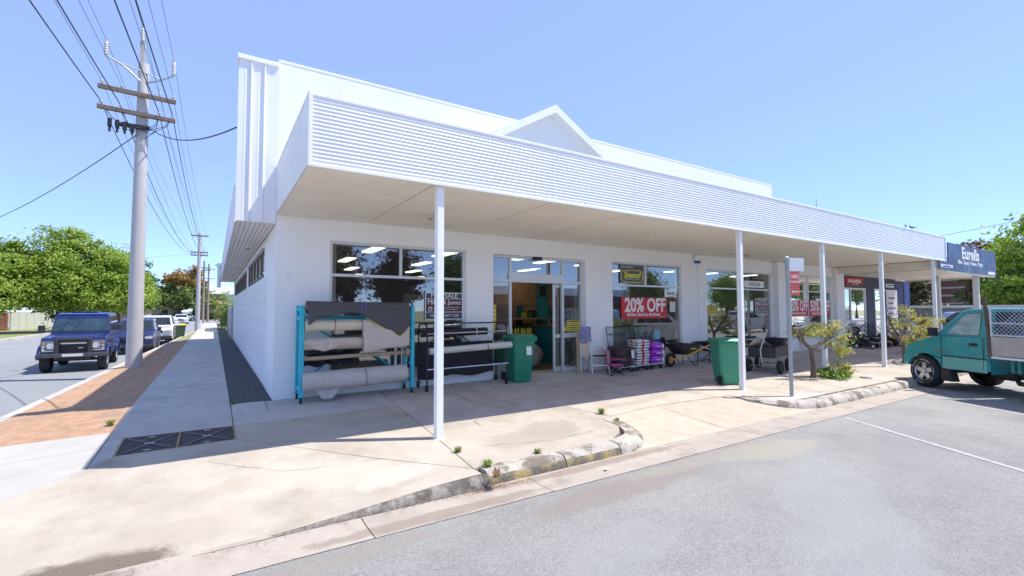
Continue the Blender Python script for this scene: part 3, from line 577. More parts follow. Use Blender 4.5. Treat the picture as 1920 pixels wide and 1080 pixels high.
# ---------------------------------------------------------------- shop interior
inn=thing('shop_interior','dark shop interior behind the front windows with a brick rear wall','room')
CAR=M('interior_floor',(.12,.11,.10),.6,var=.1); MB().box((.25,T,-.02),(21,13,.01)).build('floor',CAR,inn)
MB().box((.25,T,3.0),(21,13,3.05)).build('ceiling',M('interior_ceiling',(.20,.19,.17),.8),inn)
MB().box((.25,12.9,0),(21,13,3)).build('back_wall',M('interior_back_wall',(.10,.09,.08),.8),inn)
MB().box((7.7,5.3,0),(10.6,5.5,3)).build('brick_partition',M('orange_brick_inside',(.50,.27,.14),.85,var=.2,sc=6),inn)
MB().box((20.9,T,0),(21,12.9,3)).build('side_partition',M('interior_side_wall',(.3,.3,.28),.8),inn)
LIT=M('lit_tube',(1,.97,.75),.5,emit=1.0)
lm=MB().box((-.12,-.55,-.03),(.12,.55,0)).mesh('ceiling_light',LIT); k=0
spots=[(2.2,1.6),(4.0,1.6),(2.2,4.2),(4.4,4.2),(3.0,7),(5.2,7),(7.3,1.7),(8.9,1.7),(8.5,4.4),(3.9,10),(6.5,10),(11.5,3.0),(13.5,2.0),(15.6,2.4),(18,2.2),(6.2,1.2)]
for x,y in spots:
    o=bpy.data.objects.new('ceiling_light',lm); COL.objects.link(o); o.location=(x,y,2.995); tag(o,'lit yellowish fluorescent ceiling light seen through the shop windows','light',group='fluorescent lights inside the shop')
PALM=[M('stock_'+n,c,.5,rnd=.2) for n,c in (('white',(.6,.6,.58)),('teal',(.02,.25,.27)),('red',(.45,.04,.04)),('yellow',(.6,.5,.04)),('brown',(.2,.13,.08)),('green',(.05,.2,.07)),('dark',(.03,.03,.035)),('blue',(.05,.12,.35)))]
def shelf(x,y,w,h,label,rz=0,seed=1):
    rr=random.Random(seed); t=thing('display_shelf',label,'shelf',(x,y,.01),rz,'display shelves inside the shop')
    f=MB(); n=max(2,int(h/.42))
    for i in range(n+1): f.box((0,0,i*h/n),(w,.4,i*h/n+.025))
    f.box((-.03,0,0),(0,.4,h)); f.box((w,0,0),(w+.03,.4,h)); f.build('rack',PALM[1],t)
    for i in range(n):
        u=.03
        while u<w-.15:
            ww=rr.uniform(.08,.28); hh=rr.uniform(.12,.34); MB().box((u,.02,i*h/n+.027),(min(u+ww,w),.3,i*h/n+.027+hh)).build('stock_box',rr.choice(PALM),t); u+=ww+rr.uniform(.01,.08)
shelf(1.2,1.5,2.3,.95,'low teal shelf of stock just inside the first window',0,1); shelf(1.0,4.4,3.2,1.5,'stocked shelf deep inside the first window',0,2)
shelf(8.5,1.6,2.4,.85,'low shelf of boxes just inside the sale window',0,3); shelf(8.2,4.3,2.2,1.7,'tall stocked shelf inside the sale window',0,4)
shelf(13,1.8,2.6,.9,'low shelf of boxes inside the third shop window',0,5); shelf(17.6,1.7,2.5,.9,'low shelf of boxes inside the window left of the navy shop',0,6)
cb=thing('tall_cabinet','tall pale grey cabinet panels inside the first window','cabinet',(3.1,1.15,.01))
for i in range(4): MB().box((i*.19-.3,.03*i,.3),(i*.19-.13,.05+.03*i,1.95-.02*i)).build('door_panel',M('cabinet_grey',(.42,.45,.44),.5,rnd=.1),cb)
# things seen through the open door
TEALD=M('dark_teal_paint',(.015,.20,.24),.5)
ct=thing('shop_counter','teal shop counter standing just inside the open door','counter',(7.42,1.5,.01))
MB().box((0,0,0),(1.2,1.6,1.05)).build('body',TEALD,ct,bev=.01); MB().box((-.05,-.05,1.05),(1.25,1.65,1.09)).build('top',PALM[4],ct)
dr=thing('teal_post','tall teal panel with a small dark screen inside the doorway','panel',(8.05,3.2,.01)); MB().box((0,0,0),(.40,.1,2.9)).build('panel',M('teal_panel',(.02,.22,.25),.6),dr); MB().box((.06,-.04,2.0),(.3,-.002,2.35)).build('screen',BLACKP,dr)
tb=thing('display_table','low dark table of yellow-capped bottles inside the doorway','table',(6.0,1.75,.01)); MB().box((0,0,.82),(.95,.6,.86)).build('top',PALM[4],tb); MB().box((.05,.05,0),(.9,.55,.82)).build('body',PALM[1],tb)
YB=M('yellow_bottle',(.62,.58,.03),.4)
for i in range(8):
    b=MB(); b.lathe([(.032,0),(.034,.14),(.015,.17),(.015,.19)],n=10); o=b.build('bottle',YB,loc=(6.08+i*.105,1.85+.02*(i%2),.87),smooth=40); tag(o,'yellow bottle in the row on the table inside the doorway','bottle',group='yellow bottles inside the doorway'); MB().lathe([(.02,.19),(.02,.235),(0,.24)],n=10).build('cap',BLACKP,o)
rk=thing('wire_rack','small white wire rack in front of the table inside the door','rack',(6.05,1.45,.01)); w=MB()
for i in range(5): w.tube([(0,0,.5+i*.09),(.55,0,.5+i*.09)],.006,5)
for i in range(6): w.tube([(i*.11,0,.0),(i*.11,.0,.9)],.006,5)
w.build('wires',WHITE,rk); MB().box((.15,-.012,.5),(.3,-.008,.86)).build('notice',M('yellow_notice',(.55,.47,.1),.7),rk)
bg_=thing('wrapped_bag','large grey and pink plastic wrapped sack on the floor inside the door','bag',(6.0,1.0,.01)); b=MB(); b.ball((.3,.2,.30),(.42,.28,.34),14)
me=b.build('sack',M('grey_pink_plastic',(.28,.24,.24),.35,var=.35,sc=5,col2=(.5,.33,.32),sc2=3,lo=.5,hi=.6),bg_,smooth=60); dp=me.modifiers.new('d','DISPLACE'); tx=bpy.data.textures.new('cl','CLOUDS'); tx.noise_scale=.2; dp.texture=tx; dp.strength=.14
rr=random.Random(9)
for i in range(26):
    s=rr.uniform(.12,.3); x=4.7+rr.random()*3.3; y=2.6+rr.random()*2; z=rr.choice((0,.35,.7,1.0,1.3)); 
    o=MB().box((0,0,0),(s,s,s*rr.uniform(.7,1.6))).build('stock_box',rr.choice(PALM),bev=.01,loc=(x,y,z+.01)); tag(o,'small box of stock in the jumble deep inside the doorway','box',group='stock piled inside the doorway')
    if z>0: pass
for i,z in enumerate((.35,.7,1.0,1.3)):
    o=MB().box((4.65,2.55,z-.025),(8.3,4.9,z)).build('stock_shelf',PALM[4]); tag(o,'wide brown stock shelf deep inside the doorway, '+['lowest','second lowest','second highest','highest'][i]+' level','shelf',group='stock shelves inside the doorway')

# ---------------------------------------------------------------- signs on the shop front
RED=M('sign_red',(.62,.02,.03),.5,var=.03); SW=M('sign_white',(.82,.82,.8),.5); NAVYS=M('sign_slate',(.035,.07,.09),.5); MAR=M('sign_maroon',(.09,.02,.03),.5); YEL=M('sign_yellow',(.72,.58,.08),.6); INK=M('ink',(.03,.03,.03),.7); BLUEI=M('blue_ink',(.03,.05,.25),.6)
def board(name,label,x0,x1,z0,z1,mat,y=-.0,th=.006,edge=None):
    t=thing(name,label,'sign',(x0,y,z0))
    MB().box((0,-th,0),(x1-x0,0,z1-z0)).build('panel',mat,t); return t,x1-x0,z1-z0
def squig(t,x0,x1,z,h,mat,y=-.0085,seed=0):   # unreadable small print
    rr=random.Random(seed); m=MB(); x=x0
    while x<x1:
        w=rr.uniform(.4,1.3)*h; m.box((x,y,z),(min(x+w,x1),y+.002,z+h*rr.uniform(.6,1))); x+=w+h*.35
    return m.build('lettering',mat,t)
def forsale(x0,x1,z0,z1,label,y):
    t,w,h=board('for_sale_sign',label,x0,x1,z0,z1,SW,y); 
    for a,b,mt in ((.78,.97,NAVYS),(.29,.76,MAR),(.03,.27,NAVYS)): MB().box((.02,-.0085,a*h),(w-.02,-.0062,b*h)).build('band',mt,t)
    k=w/.9
    text('FOR SALE',.135*k,SW,t,(w/2,-.010,.815*h),sx=1.12); text('Miller & James',.15*k,SW,t,(w/2,-.010,.56*h),sx=.92)
    text('Licensed Real Estate, Stock & Property Sales',.035*k,SW,t,(w*.58,-.010,.44*h),sx=.95); text('Clearing Sales, Property Management',.035*k,SW,t,(w*.58,-.010,.36*h),sx=.95)
    e=MB(); e.lathe([(.035*k,0),(.05*k,0),(.05*k,-.002),(.035*k,-.002),(.035*k,0)],(0,0,0),'y',20); e.tube([(-.03*k,0,-.01),(0,0,.02),(.03*k,0,0)],.006*k,4); e.build('emblem',SW,t,loc=(.12*k,-.0088,.40*h))
    text('TEMORA. 6977 1333',.085*k,SW,t,(w/2,-.010,.10*h),sx=.95); return t
forsale(2.86,3.74,1.37,1.95,'slate and maroon FOR SALE board in the first window behind the post',.045)
forsale(15.12,16.0,1.40,1.95,'FOR SALE board at the right edge of the third shop window',.045)
def sale(x0,x1,z0,z1,big,small,label):
    t,w,h=board('sale_banner',label,x0,x1,z0,z1,RED,.045); text(big,.53*(h/.58),SW,t,(w*.52,-.009,.34*h),sx=.85*(w/1.88),off=.016,ext=.001)
    text(small,.125*(h/.58),SW,t,(w*.48,-.009,.12*h),sx=.9*(w/1.88),off=.003); squig(t,w*.85,w*.95,.05*h,.015,SW,seed=3)
sale(8.61,10.48,1.32,1.91,'20% OFF','All Floor Stock for the Month','red 20% OFF banner in the window right of the entrance')
sale(17.40,18.76,1.30,1.92,'20% OFF','All Floor Stock for the Month','red 20% OFF banner in the window behind the parking sign')
sale(18.90,20.5,1.28,1.92,'50% OFF','Selected Stock for the Month','red 50% OFF banner in the window behind the third post')
# hanging oval plant-food sign
t=thing('oval_window_sign','clear hanging window sign with a yellow oval reading Seasol','sign',(8.58,.045,2.31))
MB().box((0,-.004,0),(.92,0,.52)).build('panel',M('dark_clear_acrylic',(.06,.05,.045),.2),t)
def rr_loop(cx,cz,w,h,r,y,n=8):
    P=[]
    for sx,sz,a0 in ((1,1,0),(-1,1,90),(-1,-1,180),(1,-1,270)):
        for i in range(n+1): a=R(a0+90*i/n); P.append((cx+sx*(w/2-r)+r*math.cos(a),y,cz+sz*(h/2-r)+r*math.sin(a)))
    return P
YN=M('sign_lemon',(.75,.70,.02),.5); m=MB(); m.tube(rr_loop(.46,.20,.86,.33,.15,-.008),.011,6,closed=True); m.build('oval_border',YN,t); m=MB(); m.tube(rr_loop(.46,.26,.91,.51,.03,-.006),.004,4,closed=True); m.build('edge',SW,t)
text('Seasol',.23,YN,t,(.46,-.008,.165),sx=1.15,off=.006,shear=.2); text("Don't forget the...",.075,SW,t,(.30,-.008,.44),sx=.9); text('THE SEAWEED SOLUTION',.05,SW,t,(.46,-.008,.10),sx=.95)
t,w,h=board('brand_sticker','small white sticker with blue lettering at top right of the sale window',10.40,10.97,1.94,2.14,SW,.045); text('PEERLESS',.095,BLUEI,t,(w*.46,-.008,.08),sx=.9,shear=.25,off=.002); MB().box((w-.05,-.009,.03),(w-.01,-.0065,.12)).build('mark',BLUEI,t); squig(t,.15,.4,.02,.02,BLUEI)
t,w,h=board('brand_sticker','white sticker reading PEERLESS inside the third shop window',14.5,15.7,2.33,2.56,SW,.045); text('PEERLESS',.16,BLUEI,t,(w*.5,-.008,.06),sx=1.1,shear=.25)
t,w,h=board('paper_notice','small white paper notice stuck to the right of the red banner',10.63,10.86,1.50,1.80,SW,.045); [squig(t,.03,.2,.04+.05*i,.018,INK,seed=i) for i in range(5)]
def yellow(x0,x1,z0,z1,label,y=.045,n=4):
    t,w,h=board('yellow_notice',label,x0,x1,z0,z1,YEL,y); MB().box((.03,-.0085,h*.82),(w-.03,-.0062,h*.93)).build('heading',INK,t)
    for i in range(n): squig(t,.04,w-.04,h*(.12+.65*i/n),h*.09,INK,seed=i+int(x0*10))
yellow(6.78,7.20,1.02,1.31,'black lettered yellow notice on the sliding door glass',.155); yellow(12.40,12.96,1.43,1.71,'pale yellow notice at the left edge of the third window')
t,w,h=board('yellow_notice','tall narrow yellow notice on the sidelight left of the doorway',4.53,4.66,1.05,1.69,YEL,.155); [squig(t,.015,.11,.06+.1*i,.03,INK,seed=i) for i in range(6)]
t,w,h=board('yellow_sticker','small plain yellow sticker at the foot of the sliding door glass',6.67,6.75,1.02,1.14,YEL,.155)
t,w,h=board('blue_sticker','pale blue sticker in the sale window above the purple bags',9.86,10.18,.62,.97,M('pale_blue',(.25,.5,.55),.5),.045); MB().box((0,-.009,0),(w,-.0065,.09)).build('band',BLUEI,t)

# ---------------------------------------------------------------- navy neighbour shop
nv=thing('navy_shop','navy blue neighbouring shop front with white trim and a navy awning sign','building')
NAVY=M('navy_paint',(.022,.026,.075),.5,var=.08); NBR=M('navy_brick',(.05,.08,.25),.6,var=.15,sc=8)
m=MB()
for a,b,c,d in ((21.42,28.1,2.50,3.02),(21.42,21.5,-.1,2.5),(23.95,24.75,-.1,2.5),(25.75,25.95,-.1,2.5),(27.2,28.1,-.1,2.5),(21.5,23.95,-.1,.12)): m.box((a,.002,c),(b,T,d))
m.build('front_wall',NAVY,nv)
# blue brick end pier, brick by brick
MB().box((28.11,-.02,-.1),(28.72,.42,2.95)).build('pier_core',M('navy_mortar',(.09,.11,.22),.8),nv)
bmb=MB().box((0,0,0),(.232,.012,.067)).mesh('brick',NBR)
for r in range(38):
    for c in range(3):
        x=28.10+c*.242-(.12 if r%2 else 0)
        if x<28.0 or x+.232>28.85: continue
        o=bpy.data.objects.new('brick',bmb); COL.objects.link(o); o.parent=nv; o.location=(x,-.033,-.05+r*.078)
for r in range(38):
    o=bpy.data.objects.new('brick',bmb); COL.objects.link(o); o.parent=nv; o.location=(28.098,.0+(.2 if r%2 else .16),-.05+r*.078); o.rotation_euler=(0,0,R(90)); o.scale=(1.0 if r%2 else .8,1,1)
window(21.5,23.95,.12,2.50,1.05,[22.45],True,par=nv,mat=WHITE,fw_=.08)
dw=MB(); dw.box((24.75,.0,2.42),(25.95,.10,2.5)); dw.box((24.75,.0,0),(24.83,.1,2.42)); dw.box((25.67,.0,0),(25.75,.1,2.42)); dw.box((24.83,.005,1.05),(25.67,.09,1.13)); dw.box((24.83,.005,0),(25.67,.09,.12))
d=dw.build('door',WHITE,nv); MB().add([(24.83,.05,.1),(25.67,.05,.1),(25.67,.05,2.42),(24.83,.05,2.42)],[[0,1,2,3]]).build('pane',GLASS,d)
MB().box((25.95,-.03,.0),(27.2,.02,2.48)).build('notice_board',M('pale_board',(.66,.62,.66),.6),nv)
sp=nv; [squig(sp,26.15,26.15+random.Random(i).uniform(.5,.8),2.05-.24*i,.08,INK,y=-.036,seed=i) for i in range(7)]
MB().box((21.42,-.04,3.02),(28.2,T,3.09)).build('cornice',WHITE,nv)
t,w,h=board('red_brand_sign','red and black sign reading HONDA on the navy wall above the window',21.93,23.52,2.57,2.93,RED,-.001,.02); text('HONDA',.21,SW,t,(w/2,-.024,.14),sx=1.55,off=.008); MB().box((.25,-.024,.03),(w-.05,-.021,.115)).build('strip',INK,t); text('POWER EQUIPMENT',.07,SW,t,(w*.52,-.027,.05),sx=1.1)
t,w,h=board('small_white_sign','small white sign high on the navy wall right of the fourth post',26.0,26.9,2.60,2.76,SW,-.001,.01); squig(t,.05,w-.05,.05,.08,INK,y=-.014)
MB().box((27.0,-.10,2.93),(27.9,.0,3.10)).build('meter_box',SOFF,nv)
# its awning
for a,b in ((21.45,24.3),(24.31,27.3)): MB().box((a,-DC+.05,3.00),(b,-.01,3.02)).build('soffit_sheet',SOFF,nv)
MB().box((20.85,-3.36,3.03),(21.44,-.02,3.285)).build('awning_beam',SOFF,nv)
MB().box((21.42,-DC-.01,2.90),(27.3,-DC+.05,2.955)).build('awning_trim',WHITE,nv)
MB().box((27.25,-DC+.05,2.93),(27.29,0,3.9)).build('awning_end',WHITE,nv)
MB().box((21.42,-DC+.06,3.05),(27.25,0,3.12)).build('awning_roof',GALV,nv)
for x,y in ((25.6,-2.0),(25.6,-3.22)):
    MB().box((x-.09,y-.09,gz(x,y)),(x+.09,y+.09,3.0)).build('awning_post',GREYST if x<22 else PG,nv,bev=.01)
eb=thing('awning_sign_board','long navy awning sign board reading Eurells in white','sign',(20.52,-DC-.03,2.955))
NB2=M('navy_sign',(.028,.045,.13),.35,var=.1,sc=.9)
MB().prism([(.0,0),(6.75,0),(6.75,1.02),(.93,1.02),(.93,.30),(0,.30)],-.0,-.03,'y').build('panel',NB2,eb)
text('Eurells',.62,SW,eb,(3.45,-.034,.52),sx=1.25,off=.018); text('Bikes - Garage - Mowers - Motors',.22,SW,eb,(3.45,-.034,.30),sx=.98,off=.004)
MB().box((.15,-.036,.10),(1.35,-.031,.20)).build('web_strip',SW,eb); text('www.eurells.com.au',.10,BLUEI,eb,(.75,-.039,.12)); MB().box((5.6,-.036,.03),(6.55,-.031,.15)).build('phone_strip',SW,eb)
# ---------------------------------------------------------------- goods in front of the shop
def caster(par,x,y,z0,r=.05,plate=None,fork=CHROME):
    c=MB(); c.box((x-.045,y-.045,z0+r*2+.015),(x+.045,y+.045,z0+r*2+.025)); c.box((x-.024,y-.012,z0+r*.8),(x-.020,y+.04,z0+r*2+.015)); c.box((x+.020,y-.012,z0+r*.8),(x+.024,y+.04,z0+r*2+.015)); o=c.build('caster',fork,par)
    MB().cyl((x-.018,y+.02,z0+r),(x+.018,y+.02,z0+r),r,n=16).build('wheel',RUBBER,o,smooth=40)
    return o
def roll(name,label,p0,p1,r,mat,mr=None,straps=(),smat=None,wob=.05,core=True,seed=0,group=None):
    rr=random.Random(seed); p0=Vector(p0);p1=Vector(p1); t=thing(name,label,'carpet roll',tuple(p0),group=group); d=p1-p0; L=d.length; b=MB(); N=24; K=28
    u,w=b.frame(d); rings=[]; ph=rr.random()*6
    for i in range(N+1):
        q=d*(i/N); cr=[]
        for k in range(K):
            a=2*math.pi*k/K; rad=r*(1+wob*math.sin(2*a+ph+i*.15)+wob*.5*math.sin(5*a+ph*2-i*.3)+wob*.3*math.sin(i*.9+a)); cr.append(tuple(q+(u*math.cos(a)+w*math.sin(a))*rad))
        rings.append(cr)
    b.loft(rings,caps=False); 
    for i,s in ((0,-1),(N,1)):
        n=[tuple(Vector(p)*0+d*(i/N)+ (Vector(p)-d*(i/N))*.35) for p in rings[i]]; b.loft([rings[i],n],caps=False)
    b.build('carpet',mat,t,smooth=50)
    if core: MB().cyl(d*-.02/L,d*(1+.02/L),r*.33,n=14).build('core',M('cardboard_core',(.45,.33,.2),.8),t)
    for s in straps: 
        m=MB(); m.tube([tuple(d*s+(u*math.cos(a)+w*math.sin(a))*r*1.05) for a in [2*math.pi*k/18 for k in range(18)]],.008,5,closed=True); m.build('strap',smat or M('strap_mauve',(.35,.15,.25),.5),t)
    return t
def sheet(par,name,mat,fn,nu=14,nv=10,th=.008):
    b=MB(); b.grid(fn,nu,nv); o=b.build(name,mat,par,smooth=60); s=o.modifiers.new('s','SOLIDIFY'); s.thickness=th; return o
CH=M('charcoal_carpet',(.10,.095,.10),.95,var=.12,sc=25,bump=.4,bsc=300); CR1=M('cream_carpet',(.68,.58,.42),.95,var=.05,sc=12,bump=.3,bsc=300); CR2=M('beige_carpet',(.58,.48,.39),.95,var=.06,sc=12,bump=.3,bsc=300)
CR3=M('light_taupe_carpet',(.56,.50,.46),.95,var=.06,sc=12,bump=.3,bsc=300); TAN=M('tan_core_tube',(.42,.30,.20),.7); BLKF=M('black_film',(.035,.035,.04),.4,var=.3,sc=6); MATB=M('black_matting',(.028,.026,.03),.85,var=.3,sc=60,bump=.6,bsc=200); VIN=M('white_vinyl',(.60,.57,.52),.45,var=.04)
tr=thing('teal_display_rack','tall teal steel rack on casters holding carpet rolls at the shop corner','rack')
ZT=1.66
def gzz(y): return gz(0,y)
ru=MB()
for x in (.385,2.37):
    for y in (-.52,-.10):
        o=MB().box((x-.035,y-.045,.12+gzz(y)),(x+.035,y+.045,ZT)).build('upright',TEAL,tr,bev=.006)
    for z in (.22,ZT-.22,ZT-.06): MB().box((x-.03,-.475,z-.03),(x+.03,-.145,z+.03)).build('side_rail',TEAL,tr)
for y in (-.10,):
    b=MB(); b.box((.42,y-.02,1.40),(2.335,y+.02,1.48)); b.build('top_beam',TEAL,tr); b=MB(); b.box((.42,y-.02,.26),(2.335,y+.02,.32)); b.build('bottom_beam',TEAL,tr)
    b=MB(); b.tube([(.5,y-.0,.30),(1.35,y,1.02),(2.3,y,.30)],.02,6); b.tube([(.45,y,1.38),(1.35,y,.85)],.018,6); b.build('brace',TEAL,tr)
for i in range(6):
    z=.33+i*.22
    for x in (.44,2.32): MB().tube([(x,-.56,z+.01),(x,-.50,z)],.009,6).build('peg',WHITE,tr)
for x in (.385,2.37):
    for y in (-.52,-.10): caster(tr,x,y,gzz(y),.048,fork=TEAL)
g='carpet rolls on the teal rack'
roll('carpet_roll','charcoal carpet roll lying across the top of the teal rack, tied with purple cord',(.45,-.52,1.63),(2.28,-.52,1.60),.115,CH,straps=(.505,.545),smat=M('purple_cord',(.18,.08,.45),.5),wob=.04,seed=1,group=g)
t=thing('carpet_flap','loose charcoal carpet flap hanging in a wavy point off the top roll','carpet roll',(0,0,0))
def flapA(u,v):
    x=.47+1.80*u; drop=.18+.13*sstep(.1,.0,u)-.02*math.sin(u*5)+(.0 if u<.45 else .33*max(0,(u-.45)/.45)**1.3 if u<.9 else .33-.33*((u-.9)/.1)*.6)-.10*math.exp(-((u-.42)/.13)**2)
    return (x,-.637-.03*v*math.sin(3.1*v)-.012*math.sin(u*22)*v,1.63-.03*u-drop*v)
sheet(t,'flap',CH,flapA,44,10); MB().tube([flapA(i/44,1) for i in range(24,42)],.006,5).build('edge_thread',YN,t)
roll('carpet_roll','cream carpet roll on the second level of the teal rack, left of the hanging sample',(.43,-.50,1.32),(2.25,-.50,1.30),.105,CR1,straps=(.27,),seed=2,group=g)
roll('carpet_roll','beige carpet roll on the third level of the teal rack',(.42,-.50,.985),(2.25,-.50,.985),.105,CR2,straps=(.23,),smat=SW,seed=3,group=g,wob=.07)
t=thing('carpet_sample','beige carpet sample draped over two rolls at the right of the teal rack','carpet roll'); 
sheet(t,'sheet',M('beige_sample',(.60,.51,.43),.95,var=.05,sc=12,bump=.3,bsc=300),lambda u,v:(1.38+.90*u+.02*v*(1-u),-.615-.02*math.sin(v*2.5)-.008*math.sin(u*12)*v,1.40-(.60-.10*u)*v-.012*math.sin(u*9)*v),20,12)
MB().tube([(1.385+.022*v,-.618-.02*math.sin(v*2.5),1.40-.60*v) for v in (0,.25,.5,.75,1)],.006,5).build('edge_thread',MATS['strap_mauve'],t)
t=thing('carpet_corner','folded beige carpet corner hanging from the left end of the third roll','carpet roll'); sheet(t,'flap',CR2,lambda u,v:(.43+.62*u,-.617-.012*math.sin(u*14+v*3),1.0-.11*v*(1-abs(u*2-1)**1.3)*1.1-.02*v),18,6)
tu=thing('core_tube','bare tan cardboard tube across the fourth level of the teal rack','tube'); b=MB(); b.tube([(.42,-.51,.735),(2.28,-.51,.765)],.036,12); b.build('tube',TAN,tu,smooth=50)
MB().cyl((2.24,-.51,.765),(2.30,-.51,.765),.085,n=14).build('end_disc',M('brown_cardboard',(.36,.27,.19),.8),tu)
t=thing('black_film_bundle','crumpled black plastic film bundle behind the tan tube on the teal rack','bundle'); b=MB(); b.grid(lambda u,v:(.43+1.0*u,-.30+.05*math.sin(u*23+v*5)+.04*math.sin(v*17+u*3),.88-.30*v+.02*math.sin(u*19)),26,12); b.build('film',BLKF,t)
roll('carpet_roll','largest taupe carpet roll along the bottom of the teal rack',(.40,-.50,.33),(2.24,-.50,.375),.165,CR3,straps=(.58,),smat=M('taupe_string',(.3,.25,.2),.7),wob=.03,seed=5,group=g)
t=thing('carpet_corner','pale carpet corner drooping to a point under the lowest roll','carpet roll'); sheet(t,'flap',CR3,lambda u,v:(.60+.42*u*(1-.55*v)+.12*v,-.55-.015*math.sin(u*8),.20-.19*v*(1-.25*abs(u-.55))),12,8)
# black tube rack
br=thing('black_display_rack','low black tubular rack on casters holding vinyl and matting rolls','rack')
def arch(x): return [(x,-.58,.10+gzz(-.58)),(x,-.58,1.18),(x,-.54,1.27),(x,-.46,1.30),(x,-.24,1.30),(x,-.16,1.27),(x,-.12,1.18),(x,-.12,.10)]
for x in (2.66,4.50): MB().tube(arch(x),.017,8).build('end_hoop',BLACKM,br,smooth=50)
b=MB(); b.tube([(2.66,-.35,1.30),(4.50,-.35,1.30)],.015,8); b.tube([(2.66,-.13,.42),(4.5,-.13,.42)],.015,8); b.tube([(2.66,-.58,.45),(2.66,-.12,.45)],.013,6); b.tube([(4.5,-.58,.45),(4.5,-.12,.45)],.013,6); b.build('rail',BLACKM,br)
b=MB(); b.tube([(2.7,-.14,.45),(3.4,-.14,1.22),(3.9,-.14,.8)],.011,6); b.tube([(3.3,-.14,1.22),(4.4,-.14,.5)],.011,6); b.build('brace',BLACKM,br)
for z,y in ((.40,-.60),(1.10,-.58)): MB().tube([(2.66,y,z),(4.53,y,z+.02)],.014,8).build('rod',CHROME,br)
for x in (2.66,4.50):
    for y in (-.58,-.12): caster(br,x,y,gzz(y),.045,fork=BLACKM)
roll('matting_roll','black matting roll on the upper rod of the black rack',(2.62,-.36,1.10),(4.12,-.36,1.12),.075,MATB,straps=(.82,),smat=SW,seed=7)
roll('vinyl_roll','long white vinyl roll across the middle of the black rack',(2.70,-.60,.76),(4.60,-.60,.82),.068,VIN,straps=(.68,),smat=BLACKP,wob=.03,seed=8)
t=thing('hanging_matting','wide sheet of black matting hanging at the back of the black rack','matting'); sheet(t,'sheet',MATB,lambda u,v:(2.60+1.75*u,-.20-.02*math.sin(u*7)-.03*v,.88-(.70+.03*math.sin(u*11))*v+.02*u),30,12)
# rubbish bins
def bin_(name,label,loc,rz,body,lid,sc=1,group='wheelie bins'):
    t=thing(name,label,'wheelie bin',loc,rz,group); b=MB(); rings=[]
    for z,w,d0,d1 in ((.0,.20,-.20,.20),(.10,.215,-.215,.22),(.55,.25,-.26,.25),(.93,.275,-.30,.275)):
        r=.04; rings.append([(-w+r,d0,z),(w-r,d0,z),(w,d0+r,z),(w,d1-r,z),(w-r,d1,z),(-w+r,d1,z),(-w,d1-r,z),(-w,d0+r,z)])
    b.loft(rings); b.build('body',body,t,smooth=30,bev=.01)
    pn=MB(); pn.prism([(-.16,.14),(.16,.14),(.19,.84),(-.19,.84)],0,.012,'y'); 
    for s in (-1,1):
        q=MB(); q.add([(s*.223,-.12,.16),(s*.223,.14,.16),(s*.264,.19,.80),(s*.264,-.10,.80),(s*.235,-.12,.16),(s*.235,.14,.16),(s*.276,.19,.80),(s*.276,-.10,.80)],[[0,1,2,3],[4,5,6,7],[0,1,5,4],[1,2,6,5],[2,3,7,6],[3,0,4,7]]); q.build('side_rib',body,t,bev=.008)
    q=MB(); q.box((-.29,-.32,.90),(.29,.29,.955)); q.build('rim',body,t,bev=.012)
    l=MB(); l.loft([[(-.30,-.335,.957),(.30,-.335,.957),(.30,.30,.957),(-.30,.30,.957)],[(-.295,-.33,.985),(.295,-.33,.985),(.295,.30,.99),(-.295,.30,.99)],[(-.24,-.26,1.03),(.24,-.26,1.03),(.24,.24,1.035),(-.24,.24,1.035)],[(-.20,-.20,1.045),(.20,-.20,1.045),(.20,.2,1.05),(-.20,.2,1.05)]]); l.build('lid',lid,t,bev=.012,smooth=30)
    h=MB(); h.tube([(-.24,.28,.96),(-.24,.36,.98),(.24,.36,.98),(.24,.28,.96)],.016,8); h.build('handle',lid,t,smooth=50)
    for s in (-1,1): MB().cyl((s*.235,.235,.1),(s*.285,.235,.1),.10,n=20).build('wheel',RUBBER,t,smooth=40,bev=.01); 
    t.scale=(sc,)*3; return t
GB=M('green_bin_plastic',(.012,.21,.125),.42,var=.12,sc=3,col2=(.10,.30,.2),sc2=2.2,lo=.62,hi=.8)
GB2=M('paler_green_bin_plastic',(.05,.30,.18),.42,var=.10,sc=3)  # paler green all over, for the second bin
b1=bin_('wheelie_bin','green wheelie bin with a white label standing beside the entrance',(4.92,-.42,gz(0,-.45)),R(-4),GB,GB)
MB().box((.03,-.292,.60),(.16,-.282,.82),rot=(R(-5),0,0)).build('paper_label',SW,b1)
b2=bin_('wheelie_bin','paler green wheelie bin half hidden behind the second awning post',(9.16,-2.72,gz(0,-2.72)),R(148),GB2,GB2)
